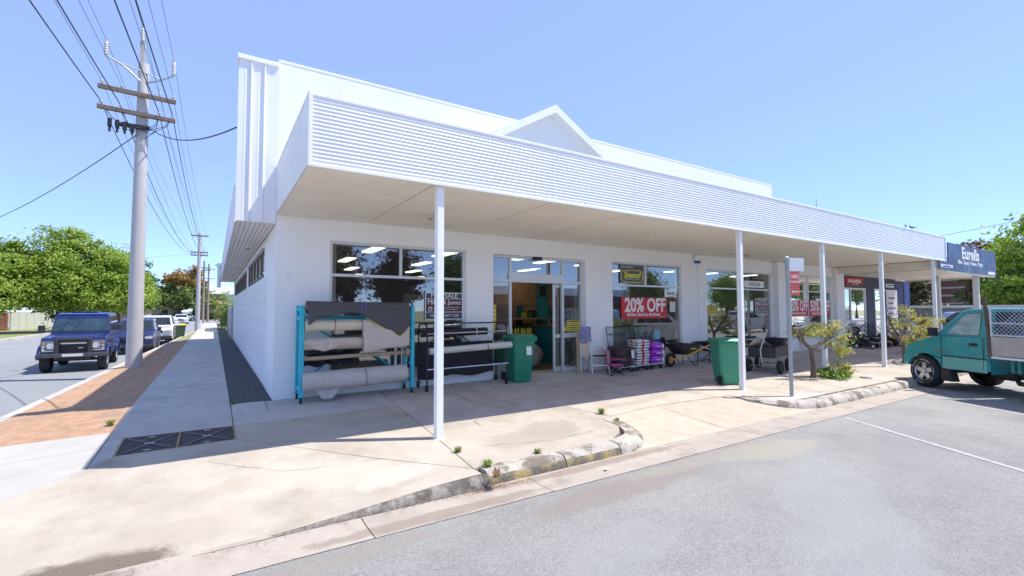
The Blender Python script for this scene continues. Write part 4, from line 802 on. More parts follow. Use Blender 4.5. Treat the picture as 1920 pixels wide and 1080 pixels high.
# folded timber-coloured ladder, step stool, child chair
TIM=M('pale_timber',(.48,.36,.22),.6,var=.1,sc=20)
l=thing('folding_ladder','folded timber coloured step ladder leaning on the glass beside the doorway','ladder',(7.02,-.26,gzz(-.26)),R(-6))
for s in (-1,1):
    MB().box((s*.2-.02,-.0,0),(s*.2+.02,.05,.98),rot=(R(-8),R(s*-4),0),piv=(0,0,0)).build('rail',TIM,l); MB().box((s*.15-.016,-.05,0),(s*.15+.016,-.015,1.0),rot=(R(-8),R(s*-3),0),piv=(0,0,0)).build('rail',ALU,l)
for z in (.25,.5,.72): MB().box((-.16,-.03+z*.14,z),(.16,.06+z*.14,z+.03)).build('step',TIM,l)
pc=M('ladder_print',(.16,.22,.42),.5,var=.5,sc=18,col2=(.6,.15,.12),sc2=12,lo=.55,hi=.6)
MB().box((-.15,-.03,.78),(.17,-.02,1.16),rot=(R(-8),R(3),0),piv=(0,0,.8)).build('printed_card',pc,l); MB().box((-.10,-.005,.40),(.12,.003,.74),rot=(R(-8),0,0),piv=(0,0,.4)).build('label',M('label_cream',(.6,.5,.38),.6,var=.3,sc=40),l)
s=thing('step_stool','small silver folding step stool with two grey treads','step stool',(7.30,-.45,gzz(-.45)),R(-22))
for sx in (-1,1): 
    MB().tube([(sx*.23,-.18,.0),(sx*.19,.05,.58),(sx*.16,.08,.66)],.013,8).build('front_leg',CHROME if 0 else SW,s,smooth=50); MB().tube([(sx*.22,.26,.0),(sx*.19,.04,.48)],.012,8).build('back_leg',GALV,s,smooth=50)
MB().tube([(-.16,.08,.66),(-.12,.09,.70),(.12,.09,.70),(.16,.08,.66)],.013,8).build('top_hoop',SW,s,smooth=50); MB().tube([(-.22,.26,.02),(.22,.26,.02)],.012,8).build('foot_bar',GALV,s)
MB().box((-.19,-.10,.44),(.19,.06,.47)).build('tread',SW,s,bev=.005); MB().box((-.19,-.12,.43),(.19,-.10,.475)).build('tread_edge',BLACKP,s); MB().box((-.21,-.16,.20),(.21,-.02,.225)).build('tread',SW,s,bev=.005)
PK=M('pink_fabric',(.72,.12,.38),.7,var=.15,sc=14); PKL=M('pink_print',(.75,.25,.45),.7,col2=(.75,.6,.1),sc2=22,lo=.58,hi=.6,var=.1)
c=thing('camp_chair','small bright pink folding child\'s camp chair on the path','chair',(7.52,-.82,gzz(-.82)),R(62))
for a,b in (((-.17,-.17,0),(.17,.17,.26)),((.17,-.17,0),(-.17,.17,.26)),((-.17,.17,0),(.17,-.17,.26)),((.17,.17,0),(-.17,-.17,.26)),((-.17,-.17,0),(-.17,.15,.24)),((.17,-.17,0),(.17,.15,.24))): MB().tube([a,b],.009,6).build('leg',BLACKM,c)
for sx in (-1,1):
    MB().tube([(sx*.17,.17,.0),(sx*.19,.2,.62)],.009,6).build('post',BLACKM,c); MB().tube([(sx*.17,-.17,.2),(sx*.2,-.17,.38)],.009,6).build('post',BLACKM,c)
    sheet(c,'arm_rest',PK,lambda u,v,sx=sx:(sx*(.17+.06*v),-.2+.42*u,.385+.02*math.sin(u*3.1)),6,3)
sheet(c,'seat',PK,lambda u,v:(-.18+.36*u,-.18+.36*v,.26-.05*math.sin(u*math.pi)*math.sin(v*math.pi)),8,8); sheet(c,'backrest',PKL,lambda u,v:(-.18+.36*u,.185+.03*math.sin(u*math.pi)+.02*v,.28+.33*v),8,6)
ht=thing('hand_trolley','folding silver hand trolley handle leaning on the wall behind the tub','trolley',(8.02,-.14,gzz(-.14)))
MB().tube([(-.10,0,0),(-.09,.02,.85),(-.06,.02,.92),(.06,.02,.92),(.09,.02,.85),(.10,0,0)],.012,8).build('frame',ALU,ht,smooth=50); MB().box((-.06,.0,.9),(.06,.045,.935)).build('grip',BLACKP,ht,bev=.01); MB().box((-.17,-.25,.0),(.17,-.0,.02)).build('toe_plate',ALU,ht)
# three flat dollies with goods
def dolly(x,y,w,d,label,rz=0):
    t=thing('flat_dolly',label,'dolly',(x,y,gzz(y)),rz,'flat dollies along the shop wall'); MB().box((-w/2,-d/2,.13),(w/2,d/2,.155)).build('deck',M('light_grey_deck',(.6,.62,.66),.5),t,bev=.008)
    for sx in (-1,1):
        for sy in (-1,1): caster(t,sx*(w/2-.06),sy*(d/2-.06),0,.05)
    return t
dolly(8.00,-.52,.60,.46,'grey flat dolly on casters under the black tub'); dolly(8.64,-.50,.50,.42,'grey flat dolly on casters under the stack of white and red bags'); dolly(9.24,-.46,.50,.42,'grey flat dolly on casters under the purple bags')
TUBM=M('dark_brown_tub',(.05,.04,.038),.5,var=.15,sc=8)
t=thing('half_barrel_planter','dark brown half barrel planter with a white label standing on a dolly','planter',(7.99,-.52,gzz(-.52)+.158)); b=MB(); b.lathe([(.26,0),(.285,.14),(.29,.15),(.285,.16),(.305,.30),(.312,.31),(.305,.32),(.325,.44),(.34,.45),(.34,.48),(.31,.48),(.30,.40),(.25,.05),(0,.05)],n=32); b.build('tub',TUBM,t,smooth=40)
MB().box((-.02,-.355,.22),(.19,-.350,.42),rot=(R(-6),0,R(25)),piv=(.08,-.35,.3)).build('label',SW,t)
BAGW=M('white_red_bag',(.62,.60,.58),.45,var=.1,sc=6,col2=(.40,.04,.03),sc2=7,lo=.56,hi=.6); BAGP=M('purple_bag',(.40,.04,.55),.35,var=.12,sc=6,col2=(.60,.32,.68),sc2=6,lo=.62,hi=.72)
def bag(name,mat,w,d,h,seed):
    rr=random.Random(seed); b=MB(); nu,nv=14,10
    def f(sg): return lambda u,v:((u-.5)*w*(1-.05*math.sin(v*math.pi)*0),(v-.5)*d, sg*h*.5*(max(0,(1-abs(2*u-1)**4)*(1-abs(2*v-1)**4))**.45)+.012*math.sin(u*11+seed)*math.sin(v*9+seed*2))
    b.grid(f(1),nu,nv); b.grid(f(-1),nu,nv); return b
for i in range(9):
    o=bag('bag',None,.48,.38,.085,i).build('potting_mix_bag',BAGW,smooth=60,loc=(8.64+random.uniform(-.02,.02),-.50+random.uniform(-.02,.02),gzz(-.5)+.195+i*.071),rz=random.uniform(-.05,.05)); tag(o,'flat white and red potting mix bag, '+['lowest','second lowest','third lowest','fourth lowest','middle','fourth from top','third from top','second from top','topmost'][i]+' of the nine on the dolly','bag',group='white and red bags stacked on the dolly')
    MB().box((-.23,-.197,-.020),(.23,-.184,.020)).build('white_edge',SW,o,bev=.006); MB().box((-.05,-.20,-.026),(.03,-.198,.026)).build('red_print',RED,o)
for i in range(3):
    o=bag('bag',None,.54,.42,.20,i+20).build('purple_bag',BAGP,smooth=60,loc=(9.25+.02*(i%2),-.46,gzz(-.46)+.255+i*.178),rz=random.uniform(-.06,.06)); tag(o,['bottom','middle','top'][i]+' one of the three stacked plump purple bags on a dolly','bag',group='purple bags stacked on the dolly'); MB().box((.16,-.214,-.06),(.23,-.195,.05)).build('white_print',SW,o,bev=.01); MB().box((-.08,-.215,-.02),(.1,-.2,.0)).build('brand_print',SW,o)
# diamond mesh security panels leaning on the window
for k,(x,rz,lb) in enumerate(((8.35,.0,'dark diamond mesh panel leaning on the window behind the tub'),(9.35,.06,'dark diamond mesh panel leaning on the window behind the bag stack'))):
    t=thing('mesh_panel',lb,'mesh panel',(x,-.26,0),rz,'diamond mesh panels'); t.rotation_euler=(R(-10),0,rz); w,h=.85,1.12; fm=MB(); fm.tube([(-w/2,0,0),(w/2,0,0),(w/2,0,h),(-w/2,0,h)],.012,6,closed=True); fm.build('frame',BLACKM,t)
    mm=MB(); n=9; st=w/n
    for i in range(-14,n+1):
        for sg in (0,1):
            x0=-w/2+i*st; z0=0; x1=x0+h/1.25; z1=h
            if x0<-w/2: z0=(-w/2-x0)*1.25; x0=-w/2
            if x1>w/2: z1=z0+(w/2-x0)*1.25; x1=w/2
            if z1<=z0+.02 or x0>=w/2: continue
            if sg: mm.tube([(-x0,.004,z0),(-x1,.004,z1)],.0045,4)
            else: mm.tube([(x0,0,z0),(x1,0,z1)],.0045,4)
    mm.build('wire_mesh',GREYST,t)
# wheelbarrows
ORG=M('orange_handle',(.80,.36,.02),.4); CRH=M('cream_handle',(.62,.60,.54),.5); TRAY=M('black_tray',(.022,.022,.025),.45,var=.1,sc=8)
def barrow(label,loc,rz,hm):
    t=thing('wheelbarrow',label,'wheelbarrow',loc,rz,'wheelbarrows along the shop wall'); b=MB()
    top=[(-.34,.30),(-.34,-.30),(.52,-.33),(.52,.33)]; bot=[(-.10,.18),(-.10,-.18),(.30,-.2),(.30,.2)]
    def ring(p,z,g): return [(x*g,y*g,z+ (.0 if z<.4 else 0)) for x,y in p]
    b.loft([[(x,y,.33) for x,y in bot],[(x,y,.60+.02*(x<0)) for x,y in top]],caps=False); b.add([(x,y,.33) for x,y in bot],[[0,1,2,3]]); o=b.build('tray',TRAY,t,smooth=30); so=o.modifiers.new('s','SOLIDIFY'); so.thickness=.012
    rm=MB(); rm.tube([(x,y,.60+.02*(x<0)) for x,y in top],.014,6,closed=True); rm.build('tray_rim',TRAY,t); MB().box((.1,-.272,.47),(.38,-.262,.51),rot=(R(24),0,0)).build('lettering',YN,t)
    for s in (-1,1):
        MB().tube([(-.50,s*.06,.20),(-.1,s*.20,.28),(.98,s*.30,.56)],[.02,.022,.024],8).build('handle',hm,t,smooth=50); MB().tube([(.98,s*.30,.56),(1.08,s*.30,.585)],.026,8).build('grip',BLACKP,t)
        MB().tube([(-.02,s*.2,.30),(.32,s*.24,.0),(.44,s*.24,.0),(.46,s*.24,.42)],.012,6).build('leg',BLACKM,t)
    MB().tube([(.40,-.24,.1),(.40,.24,.1)],.01,6).build('cross_bar',BLACKM,t)
    w=MB(); w.lathe([(.10,-.04),(.17,-.045),(.195,-.03),(.20,0),(.195,.03),(.17,.045),(.10,.04),(.10,-.04)],(-.50,0,.20),'y',24); wo=w.build('wheel',RUBBER,t,smooth=40); MB().cyl((-.5,-.03,.2),(-.5,.03,.2),.10,n=18).build('hub',M('orange_hub',(.6,.28,.08),.5),wo); MB().tube([(-.5,-.07,.2),(-.5,.07,.2)],.012,6).build('axle',BLACKM,wo); return t
barrow('black wheelbarrow with orange handles next to the purple bags',(10.33,-.55,gzz(-.5)),R(4),ORG)
barrow('black wheelbarrow pointing away beside the conduit, left of the second bin',(12.0,-.50,gzz(-.5)),R(168),CRH)
barrow('black wheelbarrow with orange handles mostly behind the second bin and post',(13.1,-.42,gzz(-.4)),R(2),ORG)
barrow('black wheelbarrow with cream handles next to the wide pilaster',(15.2,-.60,gzz(-.5)),R(14),CRH)
# garden cart
gc=thing('garden_cart','black mesh sided garden cart with four fat wheels behind the parking sign','cart',(11.95,-2.15,gzz(-2.3)),R(16)); gc.scale=(1.28,1.15,1.15)
b=MB(); z0,z1=.38,.60
for a,c in (((-.52,-.28),(.52,-.28)),((-.52,.28),(.52,.28)),((-.52,-.28),(-.52,.28)),((.52,-.28),(.52,.28))): 
    x0,y0=a;x1,y1=c; b.box((min(x0,x1)-.006,min(y0,y1)-.006,z0),(max(x0,x1)+.006,max(y0,y1)+.006,z1))
b.build('side_panel',M('black_mesh_panel',(.035,.035,.04),.5,var=.4,sc=40),gc); MB().box((-.52,-.28,z0-.02),(.52,.28,z0)).build('floor',BLACKM,gc)
b=MB(); b.tube([(-.53,-.29,z1),(.53,-.29,z1),(.53,.29,z1),(-.53,.29,z1)],.012,6,closed=True); b.build('top_rail',BLACKP,gc); b=MB()
for x in (-.36,.36): b.tube([(x,-.3,.15),(x,.3,.15)],.014,6); b.tube([(x,-.1,.15),(x,-.1,.37)],.012,6); b.tube([(x,.1,.15),(x,.1,.37)],.012,6)
b.build('axle',GALV,gc)
for x in (-.36,.36):
    for s in (-1,1):
        w=MB(); w.lathe([(.07,-.045),(.12,-.05),(.145,-.03),(.15,0),(.145,.03),(.12,.05),(.07,.045),(.07,-.045)],(x,s*.33,.15),'y',20); wo=w.build('wheel',RUBBER,gc,smooth=40); MB().cyl((x,s*.33-.03,.15),(x,s*.33+.03,.15),.07,n=14).build('hub',CHROME,wo)
MB().tube([(-.55,0,.25),(-.62,0,.55),(-.05,.0,.98)],.014,6).build('pull_handle',CRH,gc,smooth=50)
for i in range(3):
    o=bag('b',None,.5,.4,.14,40+i).build('cart_bag',BLKF,smooth=60,loc=(11.7+.08*i,-2.1+.03*i,gzz(-2.2)+.50+.09*i),rz=.3*i); tag(o,'dark sack lying in the garden cart','bag',group='sacks in the garden cart')
# parking sign
sg=thing('parking_sign','grey sign post with white and red parking plates near the kerb','sign',(9.10,-4.20,gz(0,-4.2)))
b=MB(); b.tube([(0,0,0),(-.02,0,1.4),(-.035,0,2.84)],.036,12); b.build('post',GREYST,sg,smooth=50); MB().cyl((-.035,0,2.84),(-.035,0,2.87),.04,.02,n=12).build('cap',WHITE,sg)
for nm,z0,z1,x1,mt in (('plate',2.56,2.83,.34,SW),('plate',2.06,2.56,.22,M('sign_faded_red',(.70,.13,.11),.5))):
    p=MB().box((.0,-.045,z0),(x1,-.041,z1)).build(nm,mt,sg,bev=.002); p.rotation_euler.z=R(-22)
    if mt!=SW: q=text('NO',.11,SW,p,(.12,-.047,z1-.15),off=.002); q=text('PARKING',.06,SW,p,(.12,-.047,z1-.24),off=.001); squig(p,.04,.2,z0+.06,.04,SW,y=-.048)
# weeds and litter
WEED=leafmat('weed_leaf',(.10,.19,.03),(.28,.36,.06),(.40,.36,.12)); DRY=leafmat('dry_litter',(.28,.16,.07),(.40,.28,.15))
def weed(label,x,y,r,n,h,mat=WEED,seed=0,grp='weeds in the path joints'):
    rr=random.Random(seed); b=MB()
    for i in range(n):
        a=rr.random()*6.28; l=r*rr.uniform(.4,1); x0=rr.uniform(-.03,.03); y0=rr.uniform(-.02,.02); hh=h*rr.uniform(.5,1.0); w=.0035; d=Vector((math.cos(a),math.sin(a),0)); q=Vector((-d.y,d.x,0))*w; p=Vector((x0,y0,0)); m1=p+d*l*.4+Vector((0,0,hh)); e=p+d*l+Vector((0,0,hh*.55)); b.add([p-q,p+q,m1+q,m1-q,e],[[0,1,2,3],[3,2,4]])
    o=b.build('weed',mat,loc=(x,y,gz(x,y)-.005)); tag(o,label,'weed',group=grp)
weed('small weed in the path joint nearest the first post',1.70,-3.95,.09,60,.08,seed=1); weed('bushy weed where the apron meets the old kerb',1.78,-4.56,.11,90,.09,seed=2); weed('low weed along the kerb joint, between the corner and the kerb end',2.55,-4.46,.08,50,.07,seed=3)
weed('grassy weed at the far kerb return by the driveway ramp',4.60,-3.42,.13,90,.10,seed=4); weed('tiny weed on the kerb return, just below the grassy one',4.52,-3.85,.06,30,.06,seed=5); weed('straggly weed growing from the gutter at the kerb break',1.72,-4.86,.12,60,.10,seed=6,mat=DRY)
weed('green weed at the edge of the orange verge',-2.1,-.62,.10,60,.08,seed=8); weed('weed at the corner of the dark gravel strip',-.6,-.04,.09,60,.06,seed=9)
b=MB(); rr=random.Random(5)
for i in range(520):
    k=rr.random()
    if k<.5: x=1.7+rr.gauss(0,.22); y=-4.80+abs(rr.gauss(0,.03)) -.07*rr.random()
    elif k<.8: x=rr.uniform(-.9,4.0); y=-4.81-abs(rr.gauss(0,.03))
    else: x=rr.gauss(-1.75,.35); y=rr.gauss(-4.75,.10)
    z=-.350 if y<-4.75 else gap(x,y)+.004
    a=rr.random()*6.28; l=rr.uniform(.004,.014); w=l*.45; d=Vector((math.cos(a),math.sin(a),rr.uniform(-.3,.5)))*l; q=Vector((-math.sin(a),math.cos(a),0))*w; p=Vector((x,y,z+.004)); b.add([p-d,p-q,p+d,p+q],[[0,1,2,3]])
tag(b.build('leaf_litter',DRY),'dry leaf litter collected along the gutter and the corner apron','leaf litter',kind='stuff')
# pebbles and grit on road and verge
b=MB(); PEB=M('grit',(.40,.36,.31),.9,rnd=0,var=.35,sc=40)
for i in range(2600):
    if i<1500: y=rr.uniform(-1.0,9); x=rr.uniform(xk(y)+.05,-2.05); z=-.012-.09*((x+2.02)/(xk(y)+2.02)) +.004
    else: x=rr.uniform(-1.5,10); y=-5.15-abs(rr.gauss(0,.5)); z=roadz(y)+.003 if y<-5.25 else -.352
    s=rr.uniform(.003,.010)*(1.3 if i<1500 else .7); p=[(x+s*math.cos(t),y+s*math.sin(t),z) for t in (0,2.1,4.2)]+[(x,y,z+s*.8)]; b.add(p,[[0,1,3],[1,2,3],[2,0,3]])
tag(b.build('grit',PEB),'small stones scattered on the orange verge and the road edge','gravel',kind='stuff')
b=MB().box((-.05,-.02,0),(.05,.02,.008),rot=(0,.1,.6)).build('paper_scrap',SW,loc=(3.15,-5.05,-.35)); tag(b,'white scrap of paper in the gutter below the kerb','litter')
# ---------------------------------------------------------------- trees
def crown_mesh(name,mat,lobes,n,leaf,seed,par=None,clump=.35,flat=.7):
    g=np.random.default_rng(seed); L=np.array(lobes,float); wts=L[:,3]*L[:,4]*L[:,5]; wts=wts**.7; wts/=wts.sum()
    nc=max(24,n//100); li=g.choice(len(L),nc,p=wts); d=g.normal(size=(nc,3)); d/=np.linalg.norm(d,axis=1)[:,None]; r=g.uniform(.35,1.0,nc)**.5*(1+.12*g.normal(size=nc))
    cc=L[li,:3]+d*r[:,None]*L[li,3:6]; ci=g.integers(0,nc,n); size=g.uniform(.45,1.6,nc)*clump*1.0
    p=cc[ci]+np.clip(g.normal(size=(n,3)),-1.7,1.7)*size[ci][:,None]*np.array([1,1,flat]); 
    a=g.normal(size=(n,3)); a/=np.linalg.norm(a,axis=1)[:,None]; nrm=(p-L[li[ci],:3]); nrm/=np.linalg.norm(nrm,axis=1)[:,None]+1e-6; nrm=nrm*.6+g.normal(size=(n,3))*.55+np.array([0,0,.45])
    b=np.cross(nrm,a); b/=np.linalg.norm(b,axis=1)[:,None]+1e-6; c=np.cross(b,nrm); c/=np.linalg.norm(c,axis=1)[:,None]+1e-6; s=(leaf*g.uniform(.6,1.35,n))[:,None]
    v=np.stack([p-b*s,p+c*s*.5,p+b*s,p-c*s*.5],1).reshape(-1,3); me=bpy.data.meshes.new(name); me.vertices.add(4*n); me.vertices.foreach_set('co',v.ravel()); me.loops.add(4*n); me.loops.foreach_set('vertex_index',np.arange(4*n,dtype=np.int32)); me.polygons.add(n); me.polygons.foreach_set('loop_start',np.arange(0,4*n,4,dtype=np.int32)); me.update(); me.validate(); me.materials.append(mat)
    o=bpy.data.objects.new(name,me); COL.objects.link(o); o.parent=par; return o
BARK=M('bark',(.10,.075,.055),.9,var=.3,sc=9,bump=.8,bsc=30)
def tree(name,label,loc,lobes,n,leaf,mat,seed,trunk=(.22,2.0),clump=.45,group=None,extra=None,cat='tree'):
    t=thing(name,label,cat,loc,0,group); rr=random.Random(seed); b=MB(); r0,h=trunk; b.tube([(0,0,-.15),(.03,0,h*.5),(.0,.05,h)],[r0*1.25,r0,r0*.85],10)
    for L in lobes:
        c=Vector(L[:3]); s=Vector((0,0,h*.85)); m=(s+c)/2+Vector((rr.uniform(-.2,.2),rr.uniform(-.2,.2),rr.uniform(-.1,.3)))
        b.tube([s,m,c],[r0*.6,r0*.35,r0*.12],7)
        for k in range(3): e=c+Vector([rr.uniform(-.8,.8)*L[3+i] for i in range(3)]); b.tube([(m+c)/2,(m+c)/2*.3+e*.7,e],[r0*.22,r0*.13,r0*.05],5)
    b.build('trunk',BARK,t,smooth=60); crown_mesh('crown',mat,lobes,n,leaf,seed,t,clump)
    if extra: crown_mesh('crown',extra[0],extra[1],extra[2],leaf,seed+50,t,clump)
    return t
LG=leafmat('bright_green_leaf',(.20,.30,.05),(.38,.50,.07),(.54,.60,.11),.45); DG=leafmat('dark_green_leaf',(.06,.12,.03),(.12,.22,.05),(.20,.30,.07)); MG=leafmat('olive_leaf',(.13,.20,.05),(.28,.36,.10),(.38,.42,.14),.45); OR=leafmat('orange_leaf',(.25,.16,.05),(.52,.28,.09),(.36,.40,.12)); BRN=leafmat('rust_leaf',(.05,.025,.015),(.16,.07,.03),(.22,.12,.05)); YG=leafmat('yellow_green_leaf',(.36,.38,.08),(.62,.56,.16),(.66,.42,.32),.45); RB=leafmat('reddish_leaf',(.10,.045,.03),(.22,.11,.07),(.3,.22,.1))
tg='big trees behind the left fence'  # second, darker crowns in these trees put interior shade into the leaf colour
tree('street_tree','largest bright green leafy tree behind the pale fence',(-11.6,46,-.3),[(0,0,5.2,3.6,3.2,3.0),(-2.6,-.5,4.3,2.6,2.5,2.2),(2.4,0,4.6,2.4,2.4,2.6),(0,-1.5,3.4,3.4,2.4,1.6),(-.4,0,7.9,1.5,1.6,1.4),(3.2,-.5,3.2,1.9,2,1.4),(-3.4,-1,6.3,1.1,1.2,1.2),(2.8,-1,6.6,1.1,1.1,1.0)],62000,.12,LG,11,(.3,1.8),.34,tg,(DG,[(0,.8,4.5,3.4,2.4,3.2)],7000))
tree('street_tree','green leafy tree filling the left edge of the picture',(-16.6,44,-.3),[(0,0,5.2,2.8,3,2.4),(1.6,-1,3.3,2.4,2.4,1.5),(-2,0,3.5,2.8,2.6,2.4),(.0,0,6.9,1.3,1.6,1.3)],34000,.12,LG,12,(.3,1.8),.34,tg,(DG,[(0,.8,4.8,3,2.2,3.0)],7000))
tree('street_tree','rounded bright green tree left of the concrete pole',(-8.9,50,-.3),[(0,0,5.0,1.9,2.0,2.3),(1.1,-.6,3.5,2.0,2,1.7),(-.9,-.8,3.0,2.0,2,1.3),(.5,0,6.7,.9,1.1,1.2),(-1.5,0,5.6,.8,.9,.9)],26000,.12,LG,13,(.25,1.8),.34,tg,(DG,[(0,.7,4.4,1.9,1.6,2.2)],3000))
tree('street_tree','dark green tree just right of and behind the concrete pole',(-9.6,66,-.3),[(0,0,5.0,2.2,2,2.4),(.9,0,6.4,1.2,1.2,1.6),(-1.5,0,7.4,1.0,1.0,1.3),(.4,-1,3.2,2.3,2,1.5)],10000,.22,DG,14,(.25,2.0),.45,tg)
tree('street_tree','autumn tree with an orange top at the far end of the side street',(-6.4,98,-.3),[(-2.4,0,5.2,2.4,2,1.9),(2.2,0,4.6,2.6,2.2,1.9),(0,0,4.2,3.0,2.4,1.8),(3.6,-.5,3.2,1.9,1.8,1.4),(-4.0,-.5,3.6,1.8,1.6,1.3)],15000,.26,MG,15,(.35,2.2),.5,None,(OR,[(1.4,0,8.2,1.9,1.6,1.7),(2.4,.2,7.0,1.4,1.2,1.0),(-1.2,0,7.2,1.7,1.5,1.0)],4500))
tree('street_tree','hazy green tree beyond the left of the far street',(-15.5,110,-.3),[(0,0,4.6,3.6,2.5,2.4),(3,0,3.8,2.6,2,2),(-3,0,3.8,3,2,2)],7000,.32,MG,16,(.3,2.0),.5)
tree('street_shrub','leafy shrub spilling over the path beside the white side fence',(.0,32,0),[(0,0,.9,.35,.8,.6),(.15,.2,1.7,.45,.8,.6)],3000,.08,MG,17,(.05,.6),.25,cat='shrub')
tree('street_shrub','taller green shrub at the end of the white side fence',(.6,40,0),[(0,0,2.4,.9,1,1.1),(.2,0,1.2,.9,1,.9)],3000,.12,LG,18,(.06,.8),.3,cat='shrub')
tree('street_tree','bright green tree at the right edge behind the teal utility truck',(46,-2.3,-.3),[(0,0,5.4,3.0,2.8,2.6),(.5,-2.4,6.6,2.6,2.4,2.0),(-1,1.4,3.0,2.4,1.8,1.8),(0,-1.5,3.0,3,3,2)],17000,.17,LG,19,(.28,2.0),.42,None,(DG,[(1,0,4.4,2.8,2.8,2.6)],6000))  # dark inner crown again carries the crown's shade as leaf colour
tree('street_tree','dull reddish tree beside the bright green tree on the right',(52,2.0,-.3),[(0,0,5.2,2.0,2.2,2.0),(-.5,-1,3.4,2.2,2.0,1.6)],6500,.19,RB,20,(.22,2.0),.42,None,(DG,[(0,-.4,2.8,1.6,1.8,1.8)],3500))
bt='trees seen under the navy awning'
tree('street_tree','dark olive tree seen between the navy wall and the grey post',(60,10.8,-.3),[(0,0,3.8,2,2.4,2),(0,1,5.6,2,2.2,1.6),(0,-1.4,2.2,2,2,1.3)],7000,.22,leafmat('dull_olive_leaf',(.06,.06,.03),(.13,.13,.07),(.22,.2,.1)),21,(.25,2),.45,bt)
tree('street_tree','olive tree in front of the brick offices, right of the last white post',(56,7.9,-.3),[(0,0,3.8,1.6,1.3,1.7),(0,-.6,1.9,1.4,1.1,1.0)],4500,.2,MATS['dull_olive_leaf'],22,(.2,2),.4,bt)
# kerbside multi-stem small trees
def smalltree(label,loc,seed,arms,lobes,n,stray):
    t=thing('kerbside_tree',label,'tree',loc,0,'small trees by the kerb'); b=MB(); b.tube([(0,0,-.05),(.02,0,.35),(-.02,.02,.75)],[.075,.055,.06],10)
    rr=random.Random(seed)
    for A in arms: b.tube([(-.02,.02,.70)]+A,[.05]+[.034-.005*i for i in range(len(A))],8)
    for k in range(60):
        A=rr.choice(arms); p=Vector(A[-1])*rr.uniform(.5,1)+Vector((0,0,.72))*(rr.uniform(0,.2)); e=p+Vector((rr.gauss(0,.22),rr.gauss(0,.22),rr.uniform(.05,.4))); b.tube([p,e],[.008,.002],4)
    b.build('trunk',M('grey_twig',(.16,.12,.09),.9,var=.25,sc=15),t,smooth=60); crown_mesh('crown',YG,lobes,n,.034,seed,t,.075); crown_mesh('crown',MG,lobes,n//4,.034,seed+1,t,.09); return t
smalltree('small yellow-green budding tree with a forked trunk beside the parking sign',(11.95,-3.28,gz(0,-3.28)),31,[[(-.45,.0,.95),(-.62,0,1.25)],[(.5,-.1,.95),(.80,-.15,1.18)],[(0,.3,1.0),(.1,.5,1.2)]],[(.35,-.1,1.22,.55,.45,.22),(-.2,.1,1.15,.45,.4,.2),(.95,-.3,.85,.42,.3,.28),(.1,-.1,.85,.35,.3,.2),(.75,-.35,.45,.28,.25,.35)],1900,0)
smalltree('second small yellow-green tree, between the fourth post and the teal truck',(17.7,-3.3,gz(0,-3.3)),33,[[(-.5,.2,1.0),(-.75,.3,1.45)],[(.6,-.1,1.0),(1.0,-.2,1.3)],[(.1,.3,1.1),(.3,.5,1.5)],[(.9,.2,1.1),(1.7,.2,1.4)]],[(.5,0,1.25,.9,.5,.28),(-.1,0,1.0,.6,.5,.25),(1.5,-.2,1.2,.6,.4,.3),(.2,0,1.55,.4,.3,.22),(1.2,0,.8,.7,.4,.25)],2600,0)
tag(crown_mesh('ground_cover',leafmat('groundcover_leaf',(.10,.22,.04),(.28,.42,.06),(.45,.5,.12)),[(12.2,-3.55,-.09,.45,.32,.09),(12.75,-3.72,-.09,.4,.24,.10),(12.45,-3.4,-.05,.3,.25,.12)],1400,.04,41,None,.06),'green ground cover spreading round the small kerbside tree','plant',kind='stuff')
o=MB().lathe([(.14,0),(.12,.05),(.05,.07),(0,.07)],n=9).build('white_stone',CONCW,loc=(13.2,-3.95,-.20),smooth=50); tag(o,'pale flat stone at the edge of the ground cover','stone')

# ---------------------------------------------------------------- power poles and wires
CP=M('pole_concrete',(.46,.44,.43),.85,var=.06,sc=4,bump=.2,bsc=80); HW=M('weathered_timber',(.20,.15,.11),.9,var=.25,sc=14,stretch=(.2,1,1)); INS=M('grey_porcelain',(.48,.49,.52),.25); WB=M('black_cable',(.015,.015,.025),.5); WG=M('thin_wire',(.13,.14,.2),.5)
def insul(m,x,y,z,r=.04,h=.12,mi=0):
    m.lathe([(r*.4,0),(r*.5,h*.2),(r,h*.3),(r*.6,h*.5),(r*1.1,h*.6),(r*.6,h*.8),(r*.5,h),(0,h)],(x,y,z),'z',10,mi)
px,py=-2.85,8.30
pp=thing('power_pole','tall pale concrete power pole with twin timber crossarms in the orange verge','power pole',(px,py,-.08))
MB().lathe([(.205,-.2),(.198,.6),(.135,9.05),(.13,9.08),(0,9.09)],n=24).build('pole',CP,pp,smooth=40)
for z in (2.1,3.1): MB().cyl((0,0,z),(0,0,z+.012),.2-.0075*z,n=24).build('band',M('band_grey',(.3,.3,.3),.8),pp)
MB().box((-.10,-.09,8.35),(.02,-.05+.1-.0,9.75)).build('top_bracket',CONCW,pp)
for z,dx in ((8.05,.0),(7.46,-.01)):
    b=MB(); b.box((-1.0,-.26,z-.055),(.82,-.15,z+.055),rot=(0,R(2.2),0),piv=(0,-.2,z)); b.build('crossarm',HW,pp)
    ins=MB()
    for x in (-.92,-.48,.42,.75): ins.cyl((x,-.2,z+.04-x*.038),(x,-.2,z+.10-x*.038),.008,n=6); insul(ins,x,-.2,z+.08-x*.038)
    ins.build('insulator',INS,pp,smooth=50)
b=MB(); b.tube([(0,-.1,8.45),(-.45,-.12,8.85),(-.86,-.12,9.05)],.03,8); b.tube([(0,-.1,8.45),(.35,-.12,8.60),(.74,-.12,8.86)],.03,8); b.tube([(-.5,-.12,8.92),(.4,-.12,8.68)],.02,6); b.build('horn_bracket',GALV,pp)
